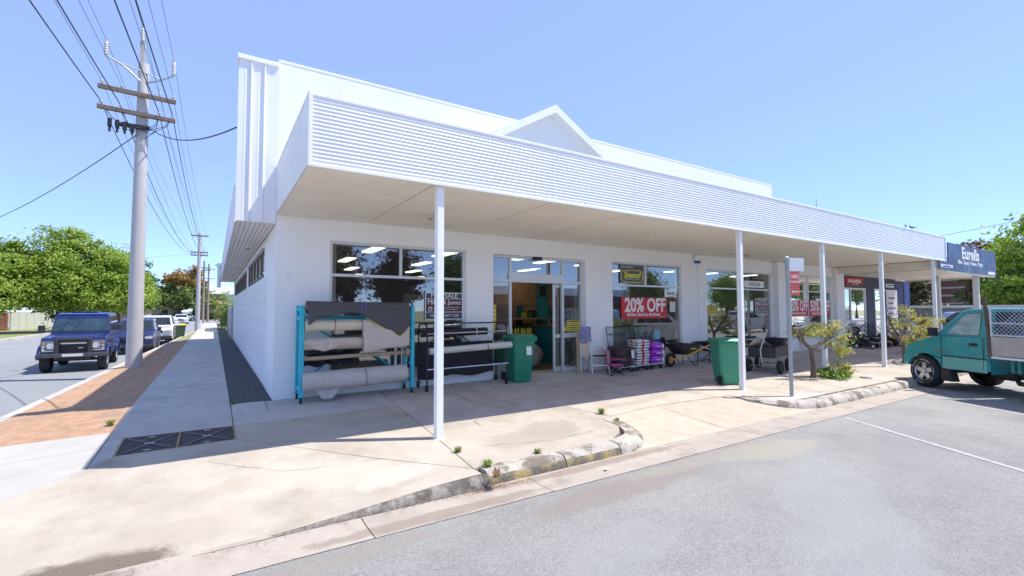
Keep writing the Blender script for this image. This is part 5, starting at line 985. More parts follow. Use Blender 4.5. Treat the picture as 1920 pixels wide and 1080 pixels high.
for x,z in ((-.86,9.02),(-.04,9.68),(.74,8.85)):
    b=MB(); b.lathe([(.03,0)]+[(r,.04+.036*i) for i in range(11) for r in ((.062,) if i%2 else (.045,))]+[(.04,.46),(0,.47)],(x,-.12,z),'z',12); b.build('insulator',INS,pp,smooth=30)
b=MB()
for i in range(4): b.box((-.75+.17*i,-.30,6.95-.02*i),(-.66+.17*i,-.2,7.18-.02*i)); b.tube([(-.7+.17*i,-.25,7.0),(-.7+.17*i,-.27,6.8)],.035,6)
b.box((-.6,-.22,7.02),(.2,-.16,7.14)); b.build('fuse_box',BLACKP,pp)
b=MB(); rr=random.Random(4)
for x0 in (-.85,-.48,.42,.72):
    for k in range(2): b.tube([(x0,-.22,7.5-x0*.03),(x0*.8+.05*k,-.28,7.2),(x0*.3,-.27,7.0-.1*k),(0,-.22,7.05)],.009,5)
b.tube([(.4,-.2,7.4),(.35,-.25,7.0),(.1,-.22,6.75)],.009,5); b.build('jumper_cable',WB,pp)
def farpole(x,y,H,label,arms,seed):
    p=thing('power_pole',label,'power pole',(x,y,-.15)); MB().lathe([(.19,-.1),(.11,H),(0,H+.01)],n=14).build('pole',CP if seed==1 else M('timber_pole',(.28,.22,.19),.9,var=.1),p,smooth=40)
    for z,w in arms: MB().box((-w,-.12,z-.05),(w,-.04,z+.05)).build('crossarm',HW,p); ins=MB(); [insul(ins,xx,-.08,z+.05,.035,.1) for xx in (-w*.9,-w*.5,w*.5,w*.9)]; ins.build('insulator',INS,p)
    return p
farpole(-2.05,38,8.25,'nearest of the far poles down the side street, beside the footpath',[(8.0,.62),(6.6,.62),(6.35,.62)],1)
farpole(-2.25,72,8.9,'second of the far poles, directly behind the nearest far pole',[(7.9,.8),(7.5,.8)],2)
farpole(-1.75,80,9.2,'farthest and rightmost of the poles down the side street',[(8.3,.9),(6.8,.9)],3)
def wire(label,a,b,sag,r,mat,n=28):
    a=Vector(a);b=Vector(b); P=[a.lerp(b,i/n)-Vector((0,0,4*sag*(i/n)*(1-i/n))) for i in range(n+1)]; m=MB(); m.tube(P,r,5); o=m.build('overhead_wire',mat,smooth=60); tag(o,label,'wire',group='overhead wires'); return o
Z=-.08
W4=[(-.92,'first (leftmost)'),(-.48,'second'),(.42,'third'),(.75,'fourth (rightmost)')]
for i,(x,nm) in enumerate(W4):
    wire('thick black wire to the lower crossarm from overhead, '+nm,(px+x-.6,-36,7.3),(px+x,py-.2,7.62+Z-x*.038),.75,.014,WB); wire('black wire falling from the lower crossarm down the side street, '+nm,(px+x,py-.2,7.6+Z-x*.038),(-2.05+(-.55,-.3,.3,.55)[i],38,6.3),.95,.012,WB)
    wire('thin wire to the upper crossarm from overhead, '+nm,(px+x-.5,-36,8.2),(px+x,py-.2,8.22+Z-x*.038),.6,.006,WG); wire('thin wire from the upper crossarm down the side street, '+nm,(px+x,py-.2,8.2+Z-x*.038),(-2.05+(-.55,-.3,.3,.55)[i],38,6.55),.8,.006,WG)
for x,z,nm in ((-.86,9.5,'left horn insulator'),(-.04,10.15,'pole top insulator'),(.74,9.32,'right horn insulator')):
    wire('thin high wire reaching the '+nm,(px+x-.4,-36,z+.1),(px+x,py-.12,z+Z),.6,.0065,WG); wire('thin high wire leaving the '+nm+' down the side street',(px+x,py-.12,z+Z),(-2.05+x*.6,38,8.0),.6,.0065,WG)
wire('sagging service cable from the pole to the shop roof edge',(px+.2,py-.2,7.02),(-.64,.2,4.82),.30,.014,WB); wire('service cable crossing from the pole to the left',(px-.1,py-.2,6.75),(-13,27.5,5.6),.5,.014,WB)
wire('wire crossing the sky at the far right above the navy sign',(43,3.9,6.65),(58,-2.6,9.85),.1,.02,WG); wire('faint wire crossing the far end of the side street',(-30,62,6.0),(-2.05,38,6.4),.5,.008,WG)

# ---------------------------------------------------------------- fences, far houses
FEN=M('pale_steel_fence',(.52,.52,.42),.6,var=.06); BRK=M('red_brick',(.30,.13,.085),.85,var=.25,sc=14); BRKW=M('pinkish_wall',(.42,.28,.22),.85,var=.1)
fe=thing('boundary_fence','pale cream steel panel fence behind the nature strip on the left','fence',(0,0,0))
for i in range(9):
    x0=-16.9+i*.13; x1=x0+.12; y0=52.8+i*1.7; y1=y0+1.64; b=MB(); pts=[]; n=8
    for k in range(n*2+1): t=k/(n*2); pts.append((x0+(x1-x0)*t,y0+(y1-y0)*t+(.04 if k%2 else 0)))
    b.add([(*p,-.25) for p in pts]+[(*p,1.45) for p in pts],[[k,k+1,len(pts)+k+1,len(pts)+k] for k in range(len(pts)-1)]); b.build('fence_panel',FEN,fe); MB().box((x0-.05,y0-.05,-.3),(x0+.03,y0+.05,1.5)).build('post',FEN,fe)
w=thing('brick_fence_wall','low reddish brick wall at the far left edge','wall',(-17.6,52.3,-.3)); MB().box((-3.6,0,0),(.6,.25,1.7)).build('wall',BRK,w); 
bk=MB().box((0,-.02,0),(.36,0,.12)).mesh('brick',M('far_brick',(.36,.18,.12),.85,rnd=.2))
for r in range(11):
    for c in range(11): o=bpy.data.objects.new('brick',bk); COL.objects.link(o); o.parent=w; o.location=(-3.55+c*.36+(.12 if r%2 else 0),0,.04+r*.145); o.scale=(.9,1,1)
struct(MB().add([(-12.0,3,-.295),(-12.4,60,-.24),(-40,60,-.22),(-40,3,-.25)],[[0,1,2,3]]).build('nature_strip',VG)); struct(MB().box((-12.3,1,-.4),(-12.0,69,-.2)).build('far_kerb',CONCG))
struct(MB().add([(-12.1,26,-.19),(-12.1,31,-.19),(-30,33,-.17),(-30,28,-.17)],[[0,1,2,3]]).build('driveway',M('pink_driveway',(.42,.33,.27),.9,var=.08)))
struct(MB().box((-60,97,-.4),(60,97.3,-.18)).build('cross_street_kerb',CONCG)); struct(MB().add([(-60,97.3,-.22),(60,97.3,-.22),(60,130,-.1),(-60,130,-.1)],[[0,1,2,3]]).build('far_lawn',VG))
ve=thing('marker_post','short white marker post at the edge of the nature strip','post',(-8.3,27,-.3)); MB().box((-.07,-.05,0),(.07,.05,.95)).build('post',WHITE,ve,bev=.01)
mp=thing('marker_post','white marker post beside the nearest far pole','post',(-1.7,33,-.1)); MB().box((-.06,-.05,0),(.06,.05,.95)).build('post',WHITE,mp,bev=.01)
def house(label,x,y,w,d,h,wall,roofm,rh=1.4,hip=.8,wins=3,eave=.5):
    t=thing('house',label,'house',(x,y,-.2)); MB().box((0,0,0),(w,d,h)).build('wall',wall,t); e=eave
    b=MB(); b.add([(-e,-e,h),(w+e,-e,h),(w+e,d+e,h),(-e,d+e,h),(min(w*.4,d*hip),d/2,h+rh),(w-min(w*.4,d*hip),d/2,h+rh)],[[0,1,5,4],[1,2,5],[2,3,4,5],[3,0,4],[0,3,2,1]]); b.build('roof',roofm,t); MB().box((-e-.02,-e-.03,h-.12),(w+e+.02,-e,h+.03)).build('fascia',WHITE,t)
    for i in range(wins):
        x0=w*(i+.5)/wins-.6; f=MB().box((x0,-.05,h*.32),(x0+1.2,.02,h*.8)).build('window',WHITE,t); MB().box((x0+.08,-.06,h*.36),(x0+1.12,-.052,h*.76)).build('pane',M('far_pane',(.05,.06,.07),.1),f)
    return t
RGR=M('grey_roof',(.28,.28,.29),.7,var=.1); RTL=M('terracotta_roof',(.34,.16,.10),.8,var=.15); RPK=M('pale_steel_roof',(.55,.55,.56),.4)
house('low grey roofed house at the end of the side street, left of the autumn tree',-19,104,12,8,2.5,M('weatherboard',(.45,.44,.42),.7),RGR); house('brick house behind the autumn tree',-4.6,106,9,8,2.6,BRK,RTL)
house('white and terracotta house between the big trees and the pole',-16,72,7.2,7,2.3,BRKW,RTL,1.0)
hb=thing('brick_hall','orange brick building with a pale steel roof and deep brown eaves at the street end','building',(-3.2,99.5,-.2)); MB().box((0,0,0),(9.5,9,2.9)).build('wall',M('orange_brick',(.46,.20,.11),.85,var=.15,sc=4),hb); MB().box((-1.2,-1.6,4.35),(10,.5,5.0)).build('fascia',M('brown_fascia',(.27,.19,.15),.7),hb); MB().prism([(-1.8,5.0),(7,6.7),(7,6.6),(-1.8,4.92)],-1.5,10.4,'x').build('roof',RPK,hb); MB().add([(-1.0,-1.4,3.6),(9.8,-1.4,3.6),(9.8,.1,4.3),(-1,.1,4.3)],[[0,1,2,3]]).build('lower_roof',RPK,hb)
for x in (1.6,3.4,5.2): f=MB().box((x,-.06,1.0),(x+.9,.02,1.9)).build('window',WHITE,hb); MB().box((x+.06,-.07,1.05),(x+.84,-.062,1.85)).build('pane',M('pale_pane',(.5,.52,.55),.3),f)
ra=random.Random(2)
for i in range(7): 
    x=-17.5+i*2.7; q=MB(); q.ball((0,0,.4),(.8+ra.random()*.5,.6,.55+ra.random()*.35),12); q.build; crown_mesh_o=tree('street_shrub',['low green shrub','pale bushy shrub','dark garden shrub','yellowish shrub','rounded shrub','small leafy shrub','clipped shrub'][i]+' on the verge across the far cross street, number '+['one','two','three','four','five','six','seven'][i]+' from the left',(x,99.5,-.2),[(0,0,.7,1.0,.7,.6)],900,.16,[MG,DG,LG,YG,MG,DG,LG][i],60+i,(.05,.3),.25,'shrubs across the far street',cat='shrub')
um=thing('market_umbrella','yellow umbrella in a garden at the end of the side street','umbrella',(-9.6,98.5,-.2)); MB().lathe([(1.7,2.4),(1.2,2.85),(.5,3.3),(0,3.45)],n=12).build('canopy',M('yellow_canvas',(.62,.42,.10),.8),um); MB().cyl((0,0,0),(0,0,3.3),.04,n=8).build('pole',GREYST,um)
# side fence beyond shop, pale shed wall
sf=thing('side_fence','white steel fence panels continuing beyond the shop side wall','fence')
for i in range(5): MB().box((-.05,21.0+i*2.1,-.05),(.0,23.05+i*2.1,1.75)).build('fence_panel',WHITE,sf); MB().box((-.09,20.96+i*2.1,-.05),(.04,21.04+i*2.1,1.82)).build('post',GREYST,sf)
sh=thing('pale_shed','plain pale green wall beyond the side fence','building',(.02,33.5,0)); MB().box((0,0,0),(6,5,2.75)).build('wall',M('pale_green_wall',(.62,.70,.55),.8),sh); MB().box((-.15,-.15,2.75),(6.1,5.1,2.85)).build('roof',RPK,sh)
# far right: grey panel fence, brick offices
gf=thing('grey_yard_fence','grey panel fence with a white capping rail beyond the navy shop','fence')
for i in range(9): MB().box((42,-3.2+i*1.5,-.3),(42.06,-1.75+i*1.5,1.62)).build('fence_panel',M('grey_panel',(.26,.26,.27),.8,rnd=.1,var=.1),gf)
MB().box((41.95,-3.3,1.62),(42.12,10.4,1.80)).build('capping',WHITE,gf)
bo=thing('brick_offices','dark red brown brick office block with white horizontal bands','building',(68,0,-.3)); MB().box((0,-2,0),(10,16,7.6)).build('wall',M('dark_red_brick',(.16,.065,.055),.85,var=.2,sc=8),bo)
for i in range(8): MB().box((-.06,-2.05,.65+i*.86),(0,16.05,.83+i*.86)).build('white_band',CONCW,bo)
for i in range(4):
    for k in range(3): MB().box((-.03,-.6+k*5,1.7+i*1.72),(.01,.9+k*5,2.25+i*1.72)).build('window',MATS['far_pane'],bo)
# ---------------------------------------------------------------- vehicles (x forward, y left, z up, origin under the front axle)
HEADL=M('headlamp_glass',(.75,.78,.8),.08,metal=.6,coat=1); AMB=M('amber_lens',(.75,.25,.03),.25,coat=.5); REDL=M('red_lens',(.5,.02,.02),.2,coat=.5); TRIM=M('black_trim',(.03,.03,.032),.55); ALLOY=M('alloy',(.55,.56,.58),.3,metal=.85); SEATM=M('car_interior',(.05,.05,.055),.8); PLATE=M('number_plate',(.62,.62,.60),.5)
def wheel(par,x,y,r,w,side,rim=ALLOY,sp=5,white=False):
    b=MB(); ri=r*.62; b.lathe([(ri,-w/2),(r*.90,-w/2),(r*.97,-w*.40),(r,-w*.2),(r,w*.2),(r*.97,w*.40),(r*.90,w/2),(ri,w/2),(ri,-w/2)],(x,y,r),'y',36)
    for k in range(30):
        a=2*math.pi*k/30; c,s=math.cos(a),math.sin(a)
        for yy in (-.28,.28):
            b.box((x-.012,y+yy*w-.05,r*2-.004),(x+.012,y+yy*w+.03,r*2+.006)) if 0 else None
    o=b.build('wheel',RUBBER,par,smooth=35); yo=y+side*w*.42; q=MB(); q.lathe([(ri,-.01),(ri*.96,.012),(ri*.90,-.0),(ri*.88,-.05),(ri*.99,-.06)],(x,yo,r),'y',30,cap=False) if side>0 else q.lathe([(ri,.01),(ri*.96,-.012),(ri*.90,0),(ri*.88,.05),(ri*.99,.06)],(x,yo,r),'y',30,cap=False)
    for k in range(sp):
        a=2*math.pi*k/sp+.3; d=Vector((math.cos(a),0,math.sin(a))); n=Vector((-d.z,0,d.x)); P=Vector((x,yo-side*.02,r)); wq=ri*.20; V=[P+d*ri*.15-n*wq*1.1,P+d*ri*.93-n*wq,P+d*ri*.93+n*wq,P+d*ri*.15+n*wq*1.1]; V+= [v-Vector((0,side*.03,0)) for v in V]; q.add(V,[[0,1,2,3],[4,5,6,7],[0,1,5,4],[2,3,7,6]])
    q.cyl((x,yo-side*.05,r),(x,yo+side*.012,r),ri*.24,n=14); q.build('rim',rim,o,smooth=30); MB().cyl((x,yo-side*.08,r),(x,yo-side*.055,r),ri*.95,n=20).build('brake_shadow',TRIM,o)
    if white: z=MB(); z.tube([(x+r*.74*math.cos(a),y+side*(w/2+.001),r+r*.74*math.sin(a)) for a in [2*math.pi*i/36 for i in range(36)]],.010,4,closed=True); z.build('white_ring',M('tyre_white',(.6,.6,.6),.7,col2=(.05,.05,.05),sc2=9,lo=.46,hi=.54,var=.1),o)
    return o
def arcs(cx,r,n=9): return [(cx-r*math.cos(math.pi*i/n),max(.0,r*math.sin(math.pi*i/n))) for i in range(n+1)]
def lowerbody(par,top,x_rear,x_front,sill,arch,ar,hw,mat,az=0,bev=.035,name='body',taper=.03):
    poly=[(x_rear,sill+.05)]
    for ax in sorted(arch): poly+= [(ax-ar-.001,sill)]+[(x,max(sill+.001,z+az)) for x,z in arcs(ax,ar)]+[(ax+ar+.001,sill)]
    poly+=[(x_front,sill+.05)]+top[::-1] if False else []
    if len(poly)<3: pass
    P=[(x_rear,sill+.05)]
    for ax in sorted(arch):
        A=[(x,z+az) for x,z in arcs(ax,ar) if z+az>sill]; P+=[(A[0][0],sill)]+A+[(A[-1][0],sill)]
    P+=[(x_front,sill+.06)]+top
    zt=max(p[1] for p in top); f=lambda z:hw*(1-taper*((z-(sill+zt)/2)/(zt-sill))**2*4*.25) ; V=[(x,hw-(0 if z<zt*.8 else taper*.6),z) for x,z in P]; V+=[(x,-y,z) for x,y,z in V]; n=len(P)
    b=MB(); b.add(V,[list(range(n)),list(range(2*n-1,n-1,-1))]+[[i,(i+1)%n,n+(i+1)%n,n+i] for i in range(n)]); return b.build(name,mat,par,smooth=35,bev=bev,seg=3)
def green(par,poly,w0,z0,w1,z1,mat,name='cabin',bev=.03):
    W_=lambda z:w0+(w1-w0)*(z-z0)/(z1-z0); n=len(poly); V=[(x,W_(z),z) for x,z in poly]+[(x,-W_(z),z) for x,z in poly]
    b=MB(); b.add(V,[list(range(n)),list(range(2*n-1,n-1,-1))]+[[i,(i+1)%n,n+(i+1)%n,n+i] for i in range(n)]); o=b.build(name,mat,par,smooth=35,bev=bev,seg=3); return o,W_
def sidewins(par,W_,wins,mat=None):
    for p in wins:
        for s in (-1,1):
            b=MB(); cx=sum(q[0] for q in p)/len(p); cz=sum(q[1] for q in p)/len(p)
            b.add([(x+(.012 if x>cx else -.012),s*(W_(z)+.003),z+(.012 if z>cz else -.012)) for x,z in p],[list(range(len(p)))]); o=b.build('window_seal',TRIM,par); MB().add([(x,s*(W_(z)+.006),z) for x,z in p],[list(range(len(p)))]).build('side_window',mat or DKG,o)
def screen(par,W_,a,b_,k=.93,nm='windscreen',off=.006,mat=None):
    (x0,z0),(x1,z1)=a,b_; d=Vector((x1-x0,0,z1-z0)).normalized(); n=Vector((d.z,0,-d.x)); 
    if (nm=='windscreen' and n.x<0) or (nm!='windscreen' and n.x>0): n=-n
    i=.05; A=Vector((x0,0,z0))+d*i; B=Vector((x1,0,z1))-d*i; b=MB()
    q=MB(); q.add([(A.x+n.x*off*.5-d.x*.02,-W_(A.z)*k-.015,A.z+n.z*off*.5-d.z*.02),(A.x+n.x*off*.5-d.x*.02,W_(A.z)*k+.015,A.z+n.z*off*.5-d.z*.02),(B.x+n.x*off*.5+d.x*.02,W_(B.z)*k+.015,B.z+n.z*off*.5+d.z*.02),(B.x+n.x*off*.5+d.x*.02,-W_(B.z)*k-.015,B.z+n.z*off*.5+d.z*.02)],[[0,1,2,3]]); o=q.build('screen_seal',TRIM,par)
    b.add([(A.x+n.x*off,-W_(A.z)*k,A.z+n.z*off),(A.x+n.x*off,W_(A.z)*k,A.z+n.z*off),(B.x+n.x*off,W_(B.z)*k,B.z+n.z*off),(B.x+n.x*off,-W_(B.z)*k,B.z+n.z*off)],[[0,1,2,3]]); b.build(nm,mat or DKG,o)
DKG=M('tinted_car_glass',(.02,.026,.03),.06,spec=.6)
DKG2=M('car_glass_blue',(.03,.06,.08),.06,spec=.6,var=.5,sc=4)
def mirror(par,x,y,z,mat,s=1):
    b=MB(); b.tube([(x,y-s*.12,z-.04),(x+.02,y,z)],.018,6); b.box((x-.05,y-.02,z-.10),(x+.05,y+.16*1,z+.10)) if s>0 else b.box((x-.05,y-.16,z-.10),(x+.05,y+.02,z+.10)); return b.build('mirror',mat,par,bev=.015)
# --- blue boxy four wheel drive
BLU=M('dark_blue_paint',(.007,.016,.10),.3,coat=.7,var=.08); BLUR=M('blue_roof_paint',(.03,.07,.28),.3,coat=.4,var=.05)
d4=thing('four_wheel_drive','dark blue boxy four wheel drive with black bull bar parked beside the concrete pole','car',(-4.72,11.55,-.395),R(-90+2.5))
lowerbody(d4,[(.42,.78),(.42,1.10),(.36,1.19),(-.88,1.27),(-.92,1.30),(-3.55,1.30),(-3.55,.6)],-3.55,.42,.52,[0,-2.79],.47,.86,BLU,az=.28,bev=.02)
bn=MB(); bn.loft([[(.36,-.56,1.20),(.36,.56,1.20),(.38,.56,1.16),(.38,-.56,1.16)],[(.30,-.60,1.235),(.30,.60,1.235),(.30,.60,1.16),(.30,-.60,1.16)],[(-.85,-.66,1.31),(-.85,.66,1.31),(-.85,.66,1.2),(-.85,-.66,1.2)]]); bn.build('bonnet',BLU,d4,bev=.02,smooth=35)
o,W_=green(d4,[(-.92,1.29),(-1.20,1.98),(-3.52,2.0),(-3.55,1.29)],.84,1.29,.75,2.0,BLU,bev=.035); rf=MB(); rf.loft([[(-1.16,-.74,1.985),(-1.16,.74,1.985),(-3.54,.74,2.0),(-3.54,-.74,2.0)],[(-1.28,-.66,2.035),(-1.28,.66,2.035),(-3.45,.66,2.05),(-3.45,-.66,2.05)]]); rf.build('roof',BLUR,d4,bev=.02,smooth=35)
MB().box((-2.35,-.38,2.04),(-1.45,.38,2.09)).build('sunroof',BLU,d4,bev=.02)
screen(d4,W_,(-.93,1.34),(-1.19,1.93),.92,mat=DKG2); sidewins(d4,W_,[[(-1.25,1.38),(-1.92,1.38),(-1.92,1.86),(-1.40,1.86)],[(-2.02,1.38),(-2.72,1.38),(-2.72,1.86),(-2.02,1.86)],[(-2.85,1.42),(-3.42,1.42),(-3.42,1.86),(-2.85,1.86)]])
for s in (-1,1):
    MB().box((-1.0,s*.12+(.0),1.36),(-.955,s*.12+s*.45,1.375),rot=(R(s*5),0,0)).build('wiper',TRIM,d4)
    fl=MB(); 
    for cx in (0,-2.79):
        P=[(cx+.52*math.cos(a)*1.04,.47+.49*math.sin(a)) for a in [math.pi*i/10 for i in range(11)]]+[(cx-.46,.47),(cx-.42,.62),(cx-.30,.80),(cx+.30,.80),(cx+.42,.62),(cx+.46,.47)]; fl.prism(P,s*.83,s*.93,'y')
    fl.build('wing_flare',BLU,d4,bev=.02,smooth=35)
    MB().box((.40,s*.44-.0,.72),(.455,s*.44+s*.38,1.08)).build('lamp_panel',M('grey_lamp_panel',(.16,.17,.19),.4),d4,bev=.015)
    hl=MB().cyl((.44,s*.58,.92),(.475,s*.58,.92),.105,n=24).build('headlight',HEADL,d4,smooth=40); MB().lathe([(.105,0),(.125,.0),(.125,.03),(.105,.03),(.105,0)],(.452,s*.58,.92),'x',24).build('ring',M('lamp_ring',(.25,.25,.27),.4),hl)
    for z,mt in ((1.0,AMB),(.90,HEADL),(.80,HEADL)): MB().cyl((.45,s*.765,z),(.475,s*.765,z),.036,n=12).build('side_lamp',mt,d4)
    MB().box((.45,s*.44,.735),(.47,s*.80,.76)).build('running_light',HEADL,d4)
    mirror(d4,-.82,s*.98,1.50,TRIM,s)
    for x in (0,-2.79): wheel(d4,x,s*.745,.405,.26,s)
    MB().box((-.66,s*.862,.9),(-.36,s*.868,1.08)).build('side_vent',TRIM,d4)
gr=MB(); gr.box((.40,-.42,.60),(.44,.42,1.10)); gr.build('grille_surround',TRIM,d4)
for i in range(7): MB().box((.44,-.36,.72+i*.032),(.455,.36,.735+i*.032)).build('grille_slat',TRIM,d4)
MB().box((.44,-.34,.975),(.47,.34,1.02)).build('light_bar',HEADL,d4,bev=.005); MB().box((.456,.12,.82),(.462,.24,.85)).build('badge',CHROME,d4)
bb=MB(); bb.box((.46,-.93,.52),(.62,.93,.66)); bb.build('bumper',M('dark_grey_bumper',(.06,.06,.065),.5),d4,bev=.02); b=MB()
for s in (-1,1): b.box((.47,s*.43-.06,.50),(.60,s*.43+.06,1.16))
b.box((.48,-.43,1.10),(.59,.43,1.18)); b.build('bull_bar',TRIM,d4,bev=.03,smooth=40); pl=MB().box((.625,-.27,.555),(.63,.27,.645)).build('number_plate',PLATE,d4); squig(pl,-.2,.2,0,.01,INK) if 0 else None
MB().box((-3.4,-.45,.42),(.40,.45,.58)).build('chassis',TRIM,d4); MB().tube([(0,-.7,.40),(0,.7,.40)],.05,8).build('axle',TRIM,d4); MB().tube([(-2.79,-.7,.40),(-2.79,.7,.40)],.05,8).build('axle',TRIM,d4)
d4.scale=(.93,)*3
# --- generic cars
def wagon(label,loc,rz,mat,kind='suv',group=None,roofm=None):
    t=thing('parked_car',label,'car',loc,rz,group)
    if kind=='suv': top=[(.85,.62),(.85,.86),(.72,1.02),(-.35,1.12),(-.5,1.14),(-3.55,1.16),(-3.62,.7)]; g=[(-.38,1.11),(-1.15,1.68),(-1.7,1.76),(-3.1,1.74),(-3.52,1.14)]; wins=[[(-.85,1.18),(-1.75,1.2),(-1.75,1.62),(-1.28,1.62)],[(-1.84,1.2),(-2.65,1.2),(-2.65,1.62),(-1.84,1.62)],[(-2.74,1.2),(-3.35,1.22),(-3.12,1.6),(-2.74,1.62)]]; sc=((-.42,1.14),(-1.13,1.66)); rs=((-3.50,1.18),(-3.14,1.68)); wb=2.75; sl=.30; zt=1.76; r=.36
    elif kind=='sedan': top=[(.85,.50),(.86,.68),(.70,.80),(-.40,.93),(-.5,.95),(-2.9,.97),(-3.65,.95),(-3.72,.6)]; g=[(-.45,.93),(-1.25,1.38),(-1.8,1.44),(-2.5,1.40),(-3.1,.96)]; wins=[[(-.98,1.0),(-1.75,1.0),(-1.75,1.34),(-1.35,1.34)],[(-1.84,1.0),(-2.7,1.0),(-2.42,1.33),(-1.84,1.34)]]; sc=((-.5,.96),(-1.22,1.36)); rs=((-3.05,1.0),(-2.52,1.38)); wb=2.75; sl=.24; zt=1.44; r=.32
    else: top=[(.80,.62),(.80,.84),(.68,.98),(-.35,1.08),(-.5,1.10),(-4.1,1.10),(-4.15,.65)]; g=[(-.36,1.07),(-1.05,1.62),(-1.5,1.68),(-2.5,1.66),(-2.68,1.09)]; wins=[[(-.85,1.14),(-1.55,1.15),(-1.55,1.55),(-1.22,1.55)],[(-1.64,1.15),(-2.45,1.15),(-2.40,1.54),(-1.64,1.55)]]; sc=((-.40,1.10),(-1.03,1.60)); rs=((-2.66,1.12),(-2.51,1.62)); wb=3.0; sl=.34; zt=1.68; r=.37
    lowerbody(t,top,top[-1][0],top[0][0],sl,[0,-wb],r+.07,.88,mat,az=r-.04); o,W_=green(t,g,.83,g[0][1],.66,zt,roofm or mat); screen(t,W_,*sc,.88); screen(t,W_,*rs,.86,'rear_window'); sidewins(t,W_,wins)
    zf=top[1][1]
    for s in (-1,1):
        MB().prism([(s*.52,zf-.10),(s*.84,zf-.08),(s*.82,zf+.06),(s*.50,zf+.02)],.70,.868,'x').build('headlight',HEADL,t,bev=.01); MB().box((top[-1][0]-.012,s*.62-.16,zf-.02),(top[-1][0]+.05,s*.62+.16,zf+.16)).build('tail_light',REDL,t)
        mirror(t,-.75,s*.92,g[0][1]+.10,mat,s); [wheel(t,x,s*.78,r,.22,s) for x in (0,-wb)]
        for x in (-.95,-1.8,-2.68): MB().box((x-.004,s*.879,sl+.12),(x+.004,s*.884,g[0][1]-.03)).build('door_gap',TRIM,t)
        for x in (-1.6,-2.5): MB().box((x-.1,s*.88,g[0][1]-.17),(x+.06,s*.90,g[0][1]-.14)).build('door_handle',mat,t,bev=.008)
    MB().box((.84,-.42,zf-.14),(.872,.42,zf+.02)).build('grille',TRIM,t,bev=.01); MB().box((.80,-.84,sl+.02),(.90,.84,sl+.20)).build('bumper',TRIM if kind!='sedan' else mat,t,bev=.03); MB().box((.902,-.2,sl+.07),(.908,.2,sl+.17)).build('number_plate',PLATE,t)
    MB().box((-wb-.3,-.7,sl-.06),(.3,.7,sl+.3)).build('underbody',TRIM,t); return t
WCAR=M('white_car_paint',(.74,.75,.77),.3,coat=1); GCAR=M('grey_green_car_paint',(.22,.28,.28),.3,coat=1); SILV=M('silver_car_paint',(.42,.43,.45),.3,metal=.5,coat=1); BLK4=M('black_car_paint',(.02,.022,.028),.2,coat=1)
sg2='cars parked along the side street kerb'
w2=wagon('dark blue wagon parked second, mostly hidden by the concrete pole',(-4.0,18.4,-.395),R(-89),BLU,'suv',sg2); w2.scale=(.9,)*3; wagon('white utility parked third, behind the dark blue wagon',(-3.75,24.6,-.395),R(-89),WCAR,'ute',sg2)
wagon('white sedan coming down the side street in the distance',(-4.9,74,-.395),R(-88),WCAR,'sedan'); wagon('pale grey-green car parked across the far cross street',(-7.0,95.0,-.39),R(-150),GCAR,'sedan')
yb=bin_('wheelie_bin','dark green wheelie bin with a yellow lid on the side street',(-3.05,27.4,-.39),R(25),M('dark_olive_bin',(.03,.06,.035),.5),M('yellow_lid',(.75,.50,.02),.45),1.08); yb2=bin_('wheelie_bin','second dark green bin with yellow lid, tucked behind the first on the side street',(-2.80,28.1,-.385),R(25),MATS['dark_olive_bin'],MATS['yellow_lid'],1.05)
# --- teal lifted utility with tray and cage
TEALC=M('teal_green_car_paint',(.045,.33,.33),.3,coat=.8,var=.05); TEALL=M('lower_teal_paint',(.15,.44,.38),.4,coat=.3,var=.06)
ut=thing('utility_truck','teal green utility truck with mesh caged tray, parked nose to the kerb at right','utility truck',(14.12+.866*.76,-4.92-.5*.76,-.352),R(60)); r=.385
lowerbody(ut,[(.53,.62),(.53,.84),(.47,.99),(.28,1.08),(-.22,1.25),(-.30,1.28),(-1.50,1.28),(-1.55,.5)],-1.56,.52,.50,[0],.475,.84,TEALC,az=.36,bev=.03)
o,W_=green(ut,[(-.24,1.27),(-.80,1.86),(-1.0,1.92),(-1.44,1.94),(-1.53,1.27)],.80,1.27,.66,1.94,TEALC,bev=.03)
UG=M('ute_window_glass',(.30,.42,.40),.12,spec=1,coat=1,var=.35,sc=3.5,stretch=(1,1,2.2)); screen(ut,W_,(-.27,1.30),(-.80,1.86),.9); screen(ut,W_,(-1.53,1.35),(-1.46,1.88),.8,'rear_window'); sidewins(ut,W_,[[(-.55,1.33),(-1.30,1.33),(-1.28,1.83),(-.93,1.80)]],UG)
for s in (-1,1):
    MB().box((-1.50,s*.842,.52),(-.48,s*.848,.80)).build('lower_door_band',TEALL,ut); MB().box((-1.50,s*.846,.80),(.0-.48,s*.856,.825)).build('rub_strip',TRIM,ut)
    for x in (-.46,-1.42): MB().box((x-.004,s*.842,.56),(x+.004,s*.851,1.27)).build('door_gap',TRIM,ut)
    MB().box((-1.30,s*.842,1.09),(-1.12,s*.862,1.15)).build('door_handle',TRIM,ut,bev=.01); MB().box((-.02,s*.83,1.04),(.05,s*.855,1.065)).build('side_indicator',AMB,ut); MB().box((-.62,s*.842,.90),(-.28,s*.848,.915)).build('red_script',M('red_script_paint',(.45,.12,.06),.5),ut)
    mirror(ut,-.42,s*.93,1.38,TRIM,s); wheel(ut,0,s*.76,r,.27,s,sp=5,white=True); wheel(ut,-2.95,s*.76,r,.27,s,sp=5,white=True)
    MB().prism([(-.42,.22),(-.70,.22),(-.62,.52),(-.42,.55)],s*.66,s*.84,'y').build('mud_flap',TRIM,ut)
    MB().box((.47,s*.5,.82),(.54,s*.80,.97)).build('headlight',HEADL,ut,bev=.015); MB().box((.40,s*.80,.82),(.52,s*.835,.97)).build('corner_lamp',HEADL,ut,bev=.01)
